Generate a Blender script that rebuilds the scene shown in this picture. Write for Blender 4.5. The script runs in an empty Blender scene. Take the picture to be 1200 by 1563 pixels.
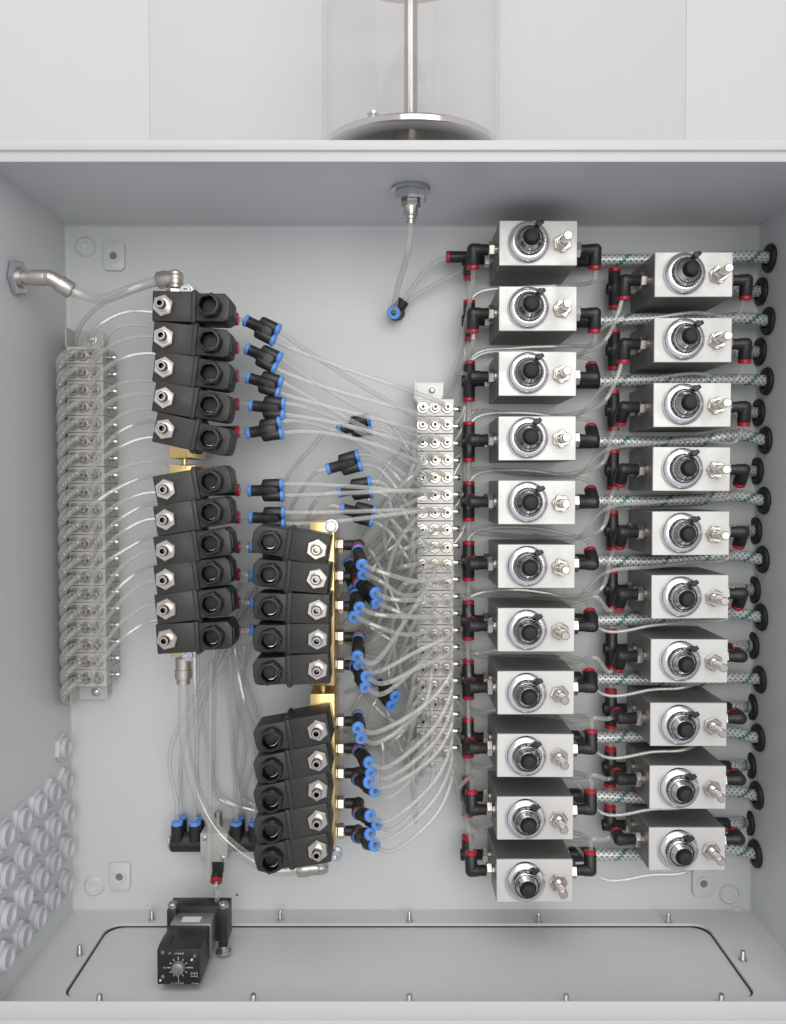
import bpy, bmesh, math, random
from mathutils import Vector, Matrix
R = math.radians
random.seed(7)
scene = bpy.context.scene
C = scene.collection

# ---------------------------------------------------------------- camera
F = 1226.0            # focal length in photograph pixels (1200 x 1563)
DIST = 0.94           # camera to back panel
PITCH = R(1.8)
cam_d = bpy.data.cameras.new("camera")
cam = bpy.data.objects.new("camera", cam_d); C.objects.link(cam)
cam.location = (0, -DIST, 0)
cam.rotation_euler = (R(90) - PITCH, 0, 0)
cam_d.sensor_fit = 'VERTICAL'; cam_d.sensor_height = 36.0
cam_d.lens = 36.0 * F / 1563.0
cam_d.clip_start = 0.01; cam_d.clip_end = 50
scene.camera = cam

# ---------------------------------------------------------------- world, lamps, exposure
world = bpy.data.worlds.new("World"); scene.world = world
world.use_nodes = True
bg = world.node_tree.nodes["Background"]
bg.inputs[0].default_value = (0.93, 0.925, 1.0, 1); bg.inputs[1].default_value = 0.68

def area(name, loc, target, sx, sy, power, col):
    d = bpy.data.lights.new(name, 'AREA'); d.shape = 'RECTANGLE'; d.size = sx; d.size_y = sy
    d.energy = power; d.color = col
    o = bpy.data.objects.new(name, d); C.objects.link(o); o.location = loc
    o.rotation_euler = (Vector(target) - Vector(loc)).to_track_quat('-Z', 'Y').to_euler()
    return o
area("window_light", (0.45, -2.7, 0.55), (0.05, 0, -0.02), 2.0, 1.7, 40, (1.0, 1.0, 0.93))
area("ceiling_light", (-0.2, -1.35, 1.8), (0, 0.0, -0.1), 2.4, 1.5, 20, (1.0, 0.97, 0.94))
scene.view_settings.view_transform = 'Standard'
scene.view_settings.look = 'None'
scene.view_settings.exposure = -0.08
scene.view_settings.gamma = 1.0
scene.view_settings.use_curve_mapping = False
cy = scene.cycles
cy.use_denoising = True
cy.max_bounces = 10; cy.diffuse_bounces = 4; cy.glossy_bounces = 4; cy.transmission_bounces = 6
cy.transparent_max_bounces = 40
cy.sample_clamp_indirect = 4.0
cy.caustics_reflective = False; cy.caustics_refractive = False

# ---------------------------------------------------------------- pixel -> point at a known depth
def at(px, py, y):
    a = (px - 600.0) / F; b = (781.5 - py) / F
    s, c = math.sin(PITCH), math.cos(PITCH)
    d = Vector((a, c + b * s, -s + b * c))
    t = (y + DIST) / d.y
    return Vector((0, -DIST, 0)) + d * t

# ---------------------------------------------------------------- materials
MATS = {}
def mat(name, col, rough=0.5, metal=0.0, bump=0.0, bscale=200, var=0.0, vscale=6, spec=0.5, coat=0.0, stretch=None, rvar=0.0, orand=0.0, smudge=0.0):
    m = bpy.data.materials.new(name); m.use_nodes = True
    nt = m.node_tree; p = nt.nodes["Principled BSDF"]
    p.inputs["Base Color"].default_value = (*col, 1)
    p.inputs["Roughness"].default_value = rough
    p.inputs["Metallic"].default_value = metal
    p.inputs["Specular IOR Level"].default_value = spec
    p.inputs["Coat Weight"].default_value = coat
    tc = nt.nodes.new("ShaderNodeTexCoord")
    src = tc.outputs["Object"]
    if stretch:
        mp = nt.nodes.new("ShaderNodeMapping"); mp.inputs["Scale"].default_value = stretch
        nt.links.new(src, mp.inputs[0]); bsrc = mp.outputs[0]
    else:
        bsrc = src
    if bump > 0:
        n = nt.nodes.new("ShaderNodeTexNoise"); n.inputs["Scale"].default_value = bscale; n.inputs["Detail"].default_value = 3
        nt.links.new(bsrc, n.inputs["Vector"])
        b = nt.nodes.new("ShaderNodeBump"); b.inputs["Strength"].default_value = bump; b.inputs["Distance"].default_value = 0.001
        nt.links.new(n.outputs[0], b.inputs["Height"]); nt.links.new(b.outputs[0], p.inputs["Normal"])
    if var > 0 or rvar > 0:
        n2 = nt.nodes.new("ShaderNodeTexNoise"); n2.inputs["Scale"].default_value = vscale; n2.inputs["Detail"].default_value = 5
        nt.links.new(bsrc if stretch else src, n2.inputs["Vector"])
        if var > 0:
            mr = nt.nodes.new("ShaderNodeMapRange"); mr.inputs[1].default_value = 0.3; mr.inputs[2].default_value = 0.7
            mr.inputs[3].default_value = 1 - var; mr.inputs[4].default_value = 1 + var
            nt.links.new(n2.outputs[0], mr.inputs[0])
            mx = nt.nodes.new("ShaderNodeVectorMath"); mx.operation = 'SCALE'
            mx.inputs[0].default_value = col; nt.links.new(mr.outputs[0], mx.inputs["Scale"])
            nt.links.new(mx.outputs[0], p.inputs["Base Color"])
        if rvar > 0:
            mr2 = nt.nodes.new("ShaderNodeMapRange"); mr2.inputs[1].default_value = 0.3; mr2.inputs[2].default_value = 0.7
            mr2.inputs[3].default_value = rough - rvar; mr2.inputs[4].default_value = rough + rvar
            nt.links.new(n2.outputs[0], mr2.inputs[0]); nt.links.new(mr2.outputs[0], p.inputs["Roughness"])
    if orand > 0:
        oi = nt.nodes.new("ShaderNodeObjectInfo"); mr = nt.nodes.new("ShaderNodeMapRange"); mr.inputs[3].default_value = 1 - orand; mr.inputs[4].default_value = 1 + orand
        nt.links.new(oi.outputs["Random"], mr.inputs[0])
        mx = nt.nodes.new("ShaderNodeVectorMath"); mx.operation = 'SCALE'; nt.links.new(mr.outputs[0], mx.inputs["Scale"])
        old = p.inputs["Base Color"].links
        if old: nt.links.new(old[0].from_socket, mx.inputs[0])
        else: mx.inputs[0].default_value = col
        nt.links.new(mx.outputs[0], p.inputs["Base Color"])
    if smudge > 0:      # fingerprints and dust: patches of other gloss, placed differently on every object
        oi = nt.nodes.new("ShaderNodeObjectInfo"); va = nt.nodes.new("ShaderNodeVectorMath"); va.operation = 'ADD'
        sc_ = nt.nodes.new("ShaderNodeVectorMath"); sc_.operation = 'SCALE'; sc_.inputs[0].default_value = (7.3, 3.1, 5.7); nt.links.new(oi.outputs["Random"], sc_.inputs["Scale"])
        nt.links.new(src, va.inputs[0]); nt.links.new(sc_.outputs[0], va.inputs[1])
        n3 = nt.nodes.new("ShaderNodeTexNoise"); n3.inputs["Scale"].default_value = 38; n3.inputs["Detail"].default_value = 6; nt.links.new(va.outputs[0], n3.inputs["Vector"])
        mr = nt.nodes.new("ShaderNodeMapRange"); mr.inputs[1].default_value = 0.42; mr.inputs[2].default_value = 0.62; mr.inputs[3].default_value = rough - smudge; mr.inputs[4].default_value = rough + smudge
        nt.links.new(n3.outputs[0], mr.inputs[0]); nt.links.new(mr.outputs[0], p.inputs["Roughness"])
    MATS[name] = m
    return m

mat("powder_grey", (0.645, 0.66, 0.664), 0.40, bump=0.22, bscale=520, var=0.035, vscale=4, rvar=0.09)
mat("powder_rim", (0.53, 0.54, 0.54), 0.40, bump=0.10, bscale=700, var=0.02, vscale=5)
mat("wall_panel", (0.535, 0.53, 0.52), 0.42, bump=0.16, bscale=60, stretch=(6, 6, 0.05), var=0.006, vscale=30)
mat("alu_face", (0.70, 0.69, 0.665), 0.45, 0.25, bump=0.16, bscale=90, stretch=(1, 1, 40), var=0.03, vscale=40, orand=0.035, smudge=0.10)
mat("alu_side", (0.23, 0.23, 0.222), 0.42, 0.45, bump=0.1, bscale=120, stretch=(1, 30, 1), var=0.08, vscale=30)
mat("nickel", (0.64, 0.60, 0.55), 0.24, 1.0, bump=0.05, bscale=400, var=0.06, vscale=80)
mat("nickel_dull", (0.58, 0.55, 0.495), 0.36, 0.9, bump=0.05, bscale=400, var=0.08, vscale=80)
mat("zinc", (0.58, 0.60, 0.62), 0.34, 1.0, bump=0.05, bscale=300, var=0.06, vscale=100)
mat("chrome", (0.80, 0.80, 0.82), 0.10, 1.0, rvar=0.03, vscale=60)
mat("chrome_ring", (0.84, 0.84, 0.87), 0.27, 1.0, rvar=0.04, vscale=60)
mat("chrome_barrel", (0.60, 0.60, 0.605), 0.14, 1.0, rvar=0.04, vscale=90)
mat("stainless", (0.76, 0.73, 0.69), 0.12, 1.0, rvar=0.05, vscale=20)
mat("rod_steel", (0.52, 0.49, 0.45), 0.2, 1.0, rvar=0.05, vscale=20)
mat("brass", (0.80, 0.60, 0.27), 0.32, 0.95, bump=0.08, bscale=300, var=0.10, vscale=40)
mat("black_plastic", (0.020, 0.020, 0.021), 0.40, bump=0.10, bscale=500, var=0.15, vscale=60)
mat("coil_black", (0.030, 0.030, 0.028), 0.50, bump=0.22, bscale=650, var=0.2, vscale=40, orand=0.15, smudge=0.08)
mat("dial_black", (0.012, 0.012, 0.012), 0.62, bump=0.05, bscale=400, spec=0.25)
mat("gland_metal", (0.30, 0.29, 0.27), 0.10, 1.0)
mat("gland_black", (0.016, 0.016, 0.016), 0.38, bump=0.08, bscale=500)
mat("knob_black", (0.026, 0.026, 0.024), 0.6, bump=0.1, bscale=500, spec=0.3)
mat("rubber", (0.012, 0.013, 0.014), 0.55, bump=0.1, bscale=300)
mat("dark_void", (0.004, 0.004, 0.004), 0.9, spec=0.1)  # shade inside holes put into the colour; also the black counter window
mat("red_plastic", (0.42, 0.012, 0.03), 0.35, bump=0.05, bscale=400, var=0.12, vscale=90)
mat("blue_plastic", (0.11, 0.31, 0.82), 0.32, bump=0.05, bscale=400, var=0.12, vscale=90)
mat("white_plastic", (0.56, 0.57, 0.60), 0.38, bump=0.06, bscale=300, var=0.03, vscale=40)
mat("plug_grey", (0.57, 0.58, 0.60), 0.55, bump=0.08, bscale=300, var=0.05, vscale=30, orand=0.05)
mat("boss_dark", (0.24, 0.24, 0.25), 0.5, 0.3)
mat("strip_alu", (0.70, 0.69, 0.665), 0.38, 0.15, bump=0.06, bscale=300, var=0.05, vscale=30)
mat("strip_dull", (0.57, 0.565, 0.55), 0.45, 0.15, bump=0.08, bscale=300, var=0.06, vscale=30)
mat("label_white", (0.75, 0.75, 0.74), 0.5)
mat("print_white", (0.62, 0.63, 0.62), 0.5)
mat("print_green", (0.05, 0.22, 0.12), 0.5)
mat("print_yellow", (0.35, 0.28, 0.03), 0.5)
mat("silver_grey", (0.30, 0.30, 0.29), 0.4, 0.5, bump=0.06, bscale=300)
mat("valve_beige", (0.52, 0.51, 0.48), 0.4, 0.2, bump=0.06, bscale=300)

def clear_mat(name, tint, body, base, edge, rough=0.06, f0=0.07, f1=0.5):
    """thin clear plastic wall: see-through, milkier where the wall is seen edge-on, with a fresnel sheen"""
    m = bpy.data.materials.new(name); m.use_nodes = True
    nt = m.node_tree; nt.nodes.clear(); N = nt.nodes.new; L = nt.links.new
    out = N("ShaderNodeOutputMaterial")
    tr = N("ShaderNodeBsdfTransparent"); tr.inputs[0].default_value = (*tint, 1)
    df = N("ShaderNodeBsdfDiffuse"); df.inputs[0].default_value = (*body, 1)
    gl = N("ShaderNodeBsdfGlossy"); gl.inputs[0].default_value = (0.95, 0.95, 0.93, 1); gl.inputs["Roughness"].default_value = rough
    lw = N("ShaderNodeLayerWeight"); lw.inputs[0].default_value = 0.35
    mr = N("ShaderNodeMapRange"); mr.inputs[3].default_value = base; mr.inputs[4].default_value = edge
    L(lw.outputs["Facing"], mr.inputs[0])
    m1 = N("ShaderNodeMixShader"); L(mr.outputs[0], m1.inputs[0]); L(tr.outputs[0], m1.inputs[1]); L(df.outputs[0], m1.inputs[2])
    lw2 = N("ShaderNodeLayerWeight"); lw2.inputs[0].default_value = 0.5
    pw = N("ShaderNodeMath"); pw.operation = 'POWER'; L(lw2.outputs["Facing"], pw.inputs[0]); pw.inputs[1].default_value = 4.0
    fr = N("ShaderNodeMapRange"); L(pw.outputs[0], fr.inputs[0]); fr.inputs[3].default_value = f0; fr.inputs[4].default_value = f1
    m2 = N("ShaderNodeMixShader"); L(fr.outputs[0], m2.inputs[0]); L(m1.outputs[0], m2.inputs[1]); L(gl.outputs[0], m2.inputs[2])
    L(m2.outputs[0], out.inputs[0])
    MATS[name] = m
clear_mat("clear_tube", (0.965, 0.965, 0.955), (0.68, 0.68, 0.655), 0.11, 0.82, 0.14, 0.085, 0.5)
clear_mat("clear_hose", (0.965, 0.965, 0.955), (0.70, 0.70, 0.675), 0.06, 0.68, 0.08, 0.10, 0.5)
clear_mat("ribbed", (0.93, 0.93, 0.91), (0.56, 0.555, 0.53), 0.25, 0.85, 0.12)
clear_mat("acrylic", (0.998, 0.998, 0.998), (0.74, 0.73, 0.74), 0.002, 0.20, 0.03, 0.01, 0.3)

def braid_mat():
    m = bpy.data.materials.new("braid"); m.use_nodes = True
    nt = m.node_tree; N = nt.nodes.new; L = nt.links.new; p = nt.nodes["Principled BSDF"]
    uv = N("ShaderNodeUVMap"); sep = N("ShaderNodeSeparateXYZ"); L(uv.outputs[0], sep.inputs[0])
    def M(op, a, b=None):
        n = N("ShaderNodeMath"); n.operation = op
        for i, q in enumerate((a, b)):
            if q is None: continue
            if isinstance(q, (int, float)): n.inputs[i].default_value = q
            else: L(q, n.inputs[i])
        return n.outputs[0]
    U = M('MULTIPLY', sep.outputs[0], 6.0)          # strands round the hose
    V = M('MULTIPLY', sep.outputs[1], 165.0)        # plaits per metre
    A = M('ADD', U, V); B = M('SUBTRACT', U, V)
    fa = M('ABSOLUTE', M('SUBTRACT', M('FRACT', A), 0.5)); fb = M('ABSOLUTE', M('SUBTRACT', M('FRACT', B), 0.5))
    sa = M('LESS_THAN', fa, 0.27); sb = M('LESS_THAN', fb, 0.27)
    st = M('MAXIMUM', sa, sb)
    # a few green strands: every seventh strand of one hand
    ga = M('LESS_THAN', M('FRACT', M('DIVIDE', M('FLOOR', A), 8.0)), 0.10)
    gr = M('MULTIPLY', ga, sa)
    mx = N("ShaderNodeMix"); mx.data_type = 'RGBA'
    mx.inputs[6].default_value = (0.17, 0.18, 0.18, 1); mx.inputs[7].default_value = (0.66, 0.69, 0.69, 1); L(st, mx.inputs[0])
    mx2 = N("ShaderNodeMix"); mx2.data_type = 'RGBA'; mx2.inputs[7].default_value = (0.05, 0.26, 0.18, 1)
    L(mx.outputs[2], mx2.inputs[6]); L(gr, mx2.inputs[0])
    L(mx2.outputs[2], p.inputs["Base Color"]); p.inputs["Roughness"].default_value = 0.3; p.inputs["Metallic"].default_value = 0.25
    h = M('MAXIMUM', M('SUBTRACT', 0.5, fa), M('SUBTRACT', 0.5, fb))
    bp = N("ShaderNodeBump"); bp.inputs["Strength"].default_value = 0.6; bp.inputs["Distance"].default_value = 0.001
    L(h, bp.inputs["Height"]); L(bp.outputs[0], p.inputs["Normal"])
    p.inputs["Coat Weight"].default_value = 0.5; p.inputs["Coat Roughness"].default_value = 0.12
    MATS["braid"] = m
braid_mat()

# ---------------------------------------------------------------- geometry helpers
def frame(axis):
    a = Vector(axis).normalized()
    u = Vector((0, 0, 1)) if abs(a.z) < 0.9 else Vector((1, 0, 0))
    x = u.cross(a).normalized(); y = a.cross(x)
    return x, y, a

class G:
    def __init__(s): s.v = []; s.f = []; s.uv = None
    def add(s, vs, fs):
        b = len(s.v); s.v += [tuple(q) for q in vs]; s.f += [tuple(i + b for i in f) for f in fs]; return s
    def lathe(s, o, axis, prof, n=16, ph=0.0):
        x, y, a = frame(axis); o = Vector(o); vs = []; rings = []
        for h, r in prof:
            if r <= 1e-7:
                rings.append([len(vs)]); vs.append(o + a * h)
            else:
                ring = []
                for k in range(n):
                    t = 2 * math.pi * k / n + ph
                    ring.append(len(vs)); vs.append(o + a * h + (x * math.cos(t) + y * math.sin(t)) * r)
                rings.append(ring)
        fs = []
        for A, B in zip(rings, rings[1:]):
            for k in range(n):
                k2 = (k + 1) % n
                if len(A) == 1 and len(B) == 1: continue
                if len(A) == 1: fs.append((A[0], B[k2], B[k])[::-1])
                elif len(B) == 1: fs.append((A[k], A[k2], B[0]))
                else: fs.append((A[k], A[k2], B[k2], B[k]))
        return s.add(vs, fs)
    def cyl(s, p0, p1, r, n=16, bev=0.0, r1=None):
        p0 = Vector(p0); p1 = Vector(p1); h = (p1 - p0).length; r1 = r if r1 is None else r1
        pr = [(0, 0), (0, r - bev), (bev, r), (h - bev, r1), (h, r1 - bev), (h, 0)] if bev else [(0, 0), (0, r), (h, r1), (h, 0)]
        return s.lathe(p0, p1 - p0, pr, n)
    def hexn(s, p0, p1, r, ph=0.0, bev=0.0008):
        p0 = Vector(p0); p1 = Vector(p1); h = (p1 - p0).length
        return s.lathe(p0, p1 - p0, [(0, 0), (0, r - bev), (bev, r), (h - bev, r), (h, r - bev), (h, 0)], 6, ph)
    def ring(s, p0, p1, ro, ri, n=20):
        p0 = Vector(p0); p1 = Vector(p1); h = (p1 - p0).length; b = min(0.0006, h * .3)
        return s.lathe(p0, p1 - p0, [(0, ri), (0, ro - b), (b, ro), (h - b, ro), (h, ro - b), (h, ri), (0, ri)], n)
    def sphere(s, o, r, n=12, axis=(0, 0, 1)):
        m = n // 2
        return s.lathe(o, axis, [(-r * math.cos(math.pi * k / m), r * math.sin(math.pi * k / m)) for k in range(m + 1)], n)
    def bm(s, bm_):
        bm_.verts.index_update()
        s.add([v.co.copy() for v in bm_.verts], [[v.index for v in f.verts] for f in bm_.faces]); bm_.free(); return s
    def box(s, lo, hi, bev=0.0, rot=None, seg=2):
        b = bmesh.new(); bmesh.ops.create_cube(b, size=1)
        lo = Vector(lo); hi = Vector(hi); c = (lo + hi) / 2; d = hi - lo
        for v in b.verts: v.co = Vector((v.co.x * d.x, v.co.y * d.y, v.co.z * d.z))
        if bev: bmesh.ops.bevel(b, geom=b.edges[:], offset=bev, segments=seg, profile=0.5, affect='EDGES')
        for v in b.verts: v.co = ((rot @ v.co) if rot else v.co) + c
        return s.bm(b)
    def prism(s, poly, y0, y1, bev=0.0, seg=2):
        """polygon in x,z swept along y"""
        b = bmesh.new()
        A = [b.verts.new((x, y0, z)) for x, z in poly]; B = [b.verts.new((x, y1, z)) for x, z in poly]
        n = len(poly); b.faces.new(A); b.faces.new(B[::-1])
        for i in range(n): b.faces.new((A[i], B[i], B[(i + 1) % n], A[(i + 1) % n]))
        bmesh.ops.recalc_face_normals(b, faces=b.faces[:])
        if bev: bmesh.ops.bevel(b, geom=b.edges[:], offset=bev, segments=seg, profile=0.5, affect='EDGES')
        return s.bm(b)
    def tube(s, pts, r, n=8, uv=False):
        pts = [Vector(p) for p in pts]; m = len(pts)
        T = [(pts[min(i + 1, m - 1)] - pts[max(i - 1, 0)]).normalized() for i in range(m)]
        x, y, _ = frame(T[0]); base = len(s.v); L = [0.0]
        for i in range(1, m): L.append(L[-1] + (pts[i] - pts[i - 1]).length)
        for i in range(m):
            x = (x - T[i] * x.dot(T[i])).normalized(); y = T[i].cross(x)
            rr = r(L[i]) if callable(r) else r
            for k in range(n):
                t = 2 * math.pi * k / n
                s.v.append(tuple(pts[i] + (x * math.cos(t) + y * math.sin(t)) * rr))
        if uv and s.uv is None: s.uv = []
        for i in range(m - 1):
            for k in range(n):
                k2 = (k + 1) % n
                s.f.append((base + i * n + k, base + i * n + k2, base + (i + 1) * n + k2, base + (i + 1) * n + k))
                if uv: s.uv += [(k / n, L[i]), ((k + 1) / n, L[i]), ((k + 1) / n, L[i + 1]), (k / n, L[i + 1])]
        if not uv:
            s.f.append(tuple(base + k for k in range(n))[::-1]); s.f.append(tuple(base + (m - 1) * n + k for k in range(n)))
        return s
    def mirror_x(s):
        s.v = [(-x, y, z) for x, y, z in s.v]; s.f = [f[::-1] for f in s.f]; return s
    def mesh(s, name, sharp=38):
        me = bpy.data.meshes.new(name); me.from_pydata(s.v, [], s.f)
        if s.uv:
            ul = me.uv_layers.new(name="UVMap")
            for i, q in enumerate(s.uv): ul.data[i].uv = q
        me.shade_smooth(); me.set_sharp_from_angle(angle=R(sharp)); me.update()
        return me

MESH = {}
def cached(key, fn):
    if key not in MESH: MESH[key] = fn().mesh(str(key[0] if isinstance(key, tuple) else key))
    return MESH[key]
def bore(me, m1, r, m2="dark_void", cx=0.0):
    """dark second material paints the shade inside a bore along y"""
    if len(me.materials) == 0:
        me.materials.append(MATS[m1]); me.materials.append(MATS[m2])
        for p in me.polygons:
            if math.hypot(p.center.x - cx, p.center.z) < r and p.center.y > min(v.co.y for v in me.vertices) + 1e-4: p.material_index = 1
    return me
def fronts(me, m1, m2):
    """second material on the steps that face outwards (-y)"""
    if len(me.materials) == 0:
        me.materials.append(MATS[m1]); me.materials.append(MATS[m2])
        for p in me.polygons:
            if p.normal.y < -.8: p.material_index = 1
    return me
def obj(name, me, m, parent=None, loc=None, rot=None, label=None):
    if isinstance(me, G): me = me.mesh(name)
    if len(me.materials) == 0: me.materials.append(MATS[m])
    o = bpy.data.objects.new(name, me); C.objects.link(o)
    if o.material_slots[0].material is not MATS[m]:
        o.material_slots[0].link = 'OBJECT'; o.material_slots[0].material = MATS[m]
    if parent is not None: o.parent = parent
    if loc is not None: o.location = loc
    if rot is not None: o.rotation_euler = rot
    if label: o['label'] = label
    return o
def tag(o, label, cat, group=None, kind=None):
    if label: o['label'] = label
    if cat: o['category'] = cat
    if group: o['group'] = group
    if kind: o['kind'] = kind
    return o
def thing(name, label, cat, loc=(0, 0, 0), rot=(0, 0, 0), group=None):
    o = bpy.data.objects.new(name, None); C.objects.link(o)
    o.location = loc; o.rotation_euler = rot; o.empty_display_size = 0.01
    return tag(o, label, cat, group)
ORD = ['first', 'second', 'third', 'fourth', 'fifth', 'sixth', 'seventh', 'eighth', 'ninth', 'tenth', 'eleventh', 'twelfth',
       'thirteenth', 'fourteenth', 'fifteenth', 'sixteenth', 'seventeenth', 'eighteenth', 'nineteenth', 'twentieth', 'twenty-first', 'twenty-second']
def ordn(i, n): return 'topmost' if i == 0 else ('lowest' if i == n - 1 else ORD[i] + ' from top')

def spline(P, n=8):
    P = [Vector(p) for p in P]
    Q = [P[0] * 2 - P[1]] + P + [P[-1] * 2 - P[-2]]
    out = []
    for i in range(1, len(Q) - 2):
        p0, p1, p2, p3 = Q[i - 1:i + 3]
        t0 = 0.0; t1 = t0 + max((p1 - p0).length, 1e-5) ** .5; t2 = t1 + max((p2 - p1).length, 1e-5) ** .5; t3 = t2 + max((p3 - p2).length, 1e-5) ** .5
        for k in range(n):
            t = t1 + (t2 - t1) * k / n
            A1 = p0 * ((t1 - t) / (t1 - t0)) + p1 * ((t - t0) / (t1 - t0)); A2 = p1 * ((t2 - t) / (t2 - t1)) + p2 * ((t - t1) / (t2 - t1)); A3 = p2 * ((t3 - t) / (t3 - t2)) + p3 * ((t - t2) / (t3 - t2))
            B1 = A1 * ((t2 - t) / (t2 - t0)) + A2 * ((t - t0) / (t2 - t0)); B2 = A2 * ((t3 - t) / (t3 - t1)) + A3 * ((t - t1) / (t3 - t1))
            out.append(B1 * ((t2 - t) / (t2 - t1)) + B2 * ((t - t1) / (t2 - t1)))
    out.append(P[-1])
    return out
def bez(p0, d0, p1, d1, k0=None, k1=None, n=18):
    """curve leaving p0 along d0 and arriving at p1 from the d1 side"""
    p0 = Vector(p0); p1 = Vector(p1); L = (p1 - p0).length
    a = p0 + Vector(d0).normalized() * (k0 if k0 else L * .4); b = p1 + Vector(d1).normalized() * (k1 if k1 else L * .4)
    return [p0 * (1 - t) ** 3 + a * 3 * t * (1 - t) ** 2 + b * 3 * t * t * (1 - t) + p1 * t ** 3 for t in [i / n for i in range(n + 1)]]
def tube_obj(pts, label, group, r=0.0024, m="clear_tube", name="clear_tube", n=8):
    o = obj(name, G().tube(pts, r, n), m)
    return tag(o, label, 'tube', group)

# ================================================================ SETTING: wall behind the cabinet
WY = 0.075
joints = [-1.3, at(-420, 100, WY).x, at(228, 100, WY).x, at(1047, 100, WY).x, 1.0, 1.5]
wall = bpy.data.objects.new("wall", None); C.objects.link(wall); wall['kind'] = 'structure'
for x0, x1 in zip(joints, joints[1:]):
    obj("panel", G().box((x0 + 0.00008, WY, -0.9), (x1 - 0.00008, WY + 0.05, 1.0), 0.0003), "wall_panel", wall)
obj("joint_backing", G().box((-1.3, WY + 0.004, -0.9), (1.5, WY + 0.03, 1.0)), "white_plastic", wall).hide_viewport = False

# ================================================================ ENCLOSURE
XL, XR = -0.3795, 0.424
ZT = at(600, 345, 0).z; ZB = at(600, 1388, 0).z
YF = -0.205
zt_lip = at(600, 247, YF).z; zb_lip = at(600, 1529, YF).z
enc = thing("enclosure", "open light grey powder-coated steel cabinet holding all the pneumatics", "cabinet", (0, 0, 0))
T = 0.0016
obj("back_panel", G().box((XL, 0, ZB), (XR, T, ZT), 0), "powder_grey", enc)
obj("side_wall", G().box((XL - T, YF + .002, ZB - T), (XL, T, ZT + T), 0), "powder_grey", enc)
obj("side_wall", G().box((XR, YF + .002, ZB - T), (XR + T, T, ZT + T), 0), "powder_grey", enc)
obj("top_wall", G().box((XL, YF + .002, ZT), (XR, T, ZT + T), 0), "powder_grey", enc)
# soft inner corner fillets where the sheet is folded
for (x, sx) in ((XL, 1), (XR, -1)):
    g = G(); r = .004
    pts = [(x + sx * (r - r * math.cos(t)), -(r - r * math.sin(t))) for t in [R(90) * k / 4 for k in range(5)]]
    vs = []; fs = []
    for (px_, py_) in pts: vs += [(px_, py_, ZB), (px_, py_, ZT)]
    for i in range(4): fs.append((2 * i, 2 * i + 1, 2 * i + 3, 2 * i + 2))
    obj("corner_fold", g.add(vs, fs), "powder_grey", enc)
g = G(); vs = []; fs = []; r = .004
for t in [R(90) * k / 4 for k in range(5)]:
    vs += [(XL, -(r - r * math.sin(t)), ZT - (r - r * math.cos(t))), (XR, -(r - r * math.sin(t)), ZT - (r - r * math.cos(t)))]
for i in range(4): fs.append((2 * i, 2 * i + 1, 2 * i + 3, 2 * i + 2))
obj("corner_fold", g.add(vs, fs), "powder_grey", enc)

# rim: outer rolled edge and a recessed inner lip
zt_mid = at(600, 231, YF).z; zt_out = at(600, 212, YF - .004).z
zb_mid = at(600, 1556, YF).z; zb_out = zb_mid - 0.03
obj("rim_lip", G().box((XL - .03, YF, zt_lip), (XR + .03, YF + .0018, zt_mid + .002), .0006), "powder_rim", enc)
obj("rim_edge", G().box((XL - .03, YF - .0025, zt_mid), (XR + .03, YF + .012, zt_out), .0012), "powder_rim", enc)
obj("rim_lip", G().box((XL - .03, YF, zb_mid - .002), (XR + .03, YF + .0018, zb_lip), .0006), "powder_rim", enc)
obj("rim_edge", G().box((XL - .03, YF - .0025, zb_out), (XR + .03, YF + .012, zb_mid), .0012), "powder_rim", enc)
xl_lip = at(-22, 800, YF).x; xr_lip = XR - .014
for a, b in ((XL - .03, min(xl_lip, XL + .012)), (max(xr_lip, XR - .012), XR + .03)):
    obj("rim_lip", G().box((a, YF + .0002, zb_lip - .001), (b, YF + .0016, zt_lip + .001), .0004), "powder_rim", enc)
# floor with an opening, cable plate below it
hx0, hx1, hy0, hy1 = -.327, .360, -.166, -.031
def rrect(x0, x1, y0, y1, r, n=6):
    out = []
    for cx_, cy_, a0 in ((x1 - r, y1 - r, 0), (x0 + r, y1 - r, 90), (x0 + r, y0 + r, 180), (x1 - r, y0 + r, 270)):
        for k in range(n + 1):
            t = R(a0 + 90 * k / n); out.append((cx_ + r * math.cos(t), cy_ + r * math.sin(t)))
    return out
def slab_ring(outer, inner, z0, z1):
    """flat plate between two loops with the same number of points"""
    n = len(outer); g = G(); vs = []; fs = []
    for (x, y) in outer: vs.append((x, y, z1))
    for (x, y) in inner: vs.append((x, y, z1))
    for (x, y) in inner: vs.append((x, y, z0))
    for (x, y) in outer: vs.append((x, y, z0))
    for k in range(n):
        j = (k + 1) % n
        fs += [(k, j, n + j, n + k), (n + k, n + j, 2 * n + j, 2 * n + k), (2 * n + k, 2 * n + j, 3 * n + j, 3 * n + k)]
    return g.add(vs, fs)
def sheet(poly, z):
    g = G(); return g.add([(x, y, z) for x, y in poly], [tuple(range(len(poly)))])
inner = rrect(hx0, hx1, hy0, hy1, .016)
def outer_for(inner):
    out = []
    n = len(inner); q = n // 4
    cs = [(XR, 0), (XL, 0), (XL, YF), (XR, YF)]
    for i, pt in enumerate(inner):
        k = i // q; c = cs[k]; t = i % q
        # spread the corner points along the two sides next to the corner
        out.append(c if t == q // 2 else ((c[0], pt[1]) if (t < q // 2) == (k in (0, 2)) else (pt[0], c[1])))
    return out
obj("floor", slab_ring(outer_for(inner), inner, ZB - .003, ZB), "powder_grey", enc)
obj("cable_plate", G().add([(x, y, ZB - .0045) for x, y in rrect(hx0 - .01, hx1 + .01, hy0 - .01, hy1 + .01, .016)], [tuple(range(28))]), "powder_grey", enc)
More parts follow.
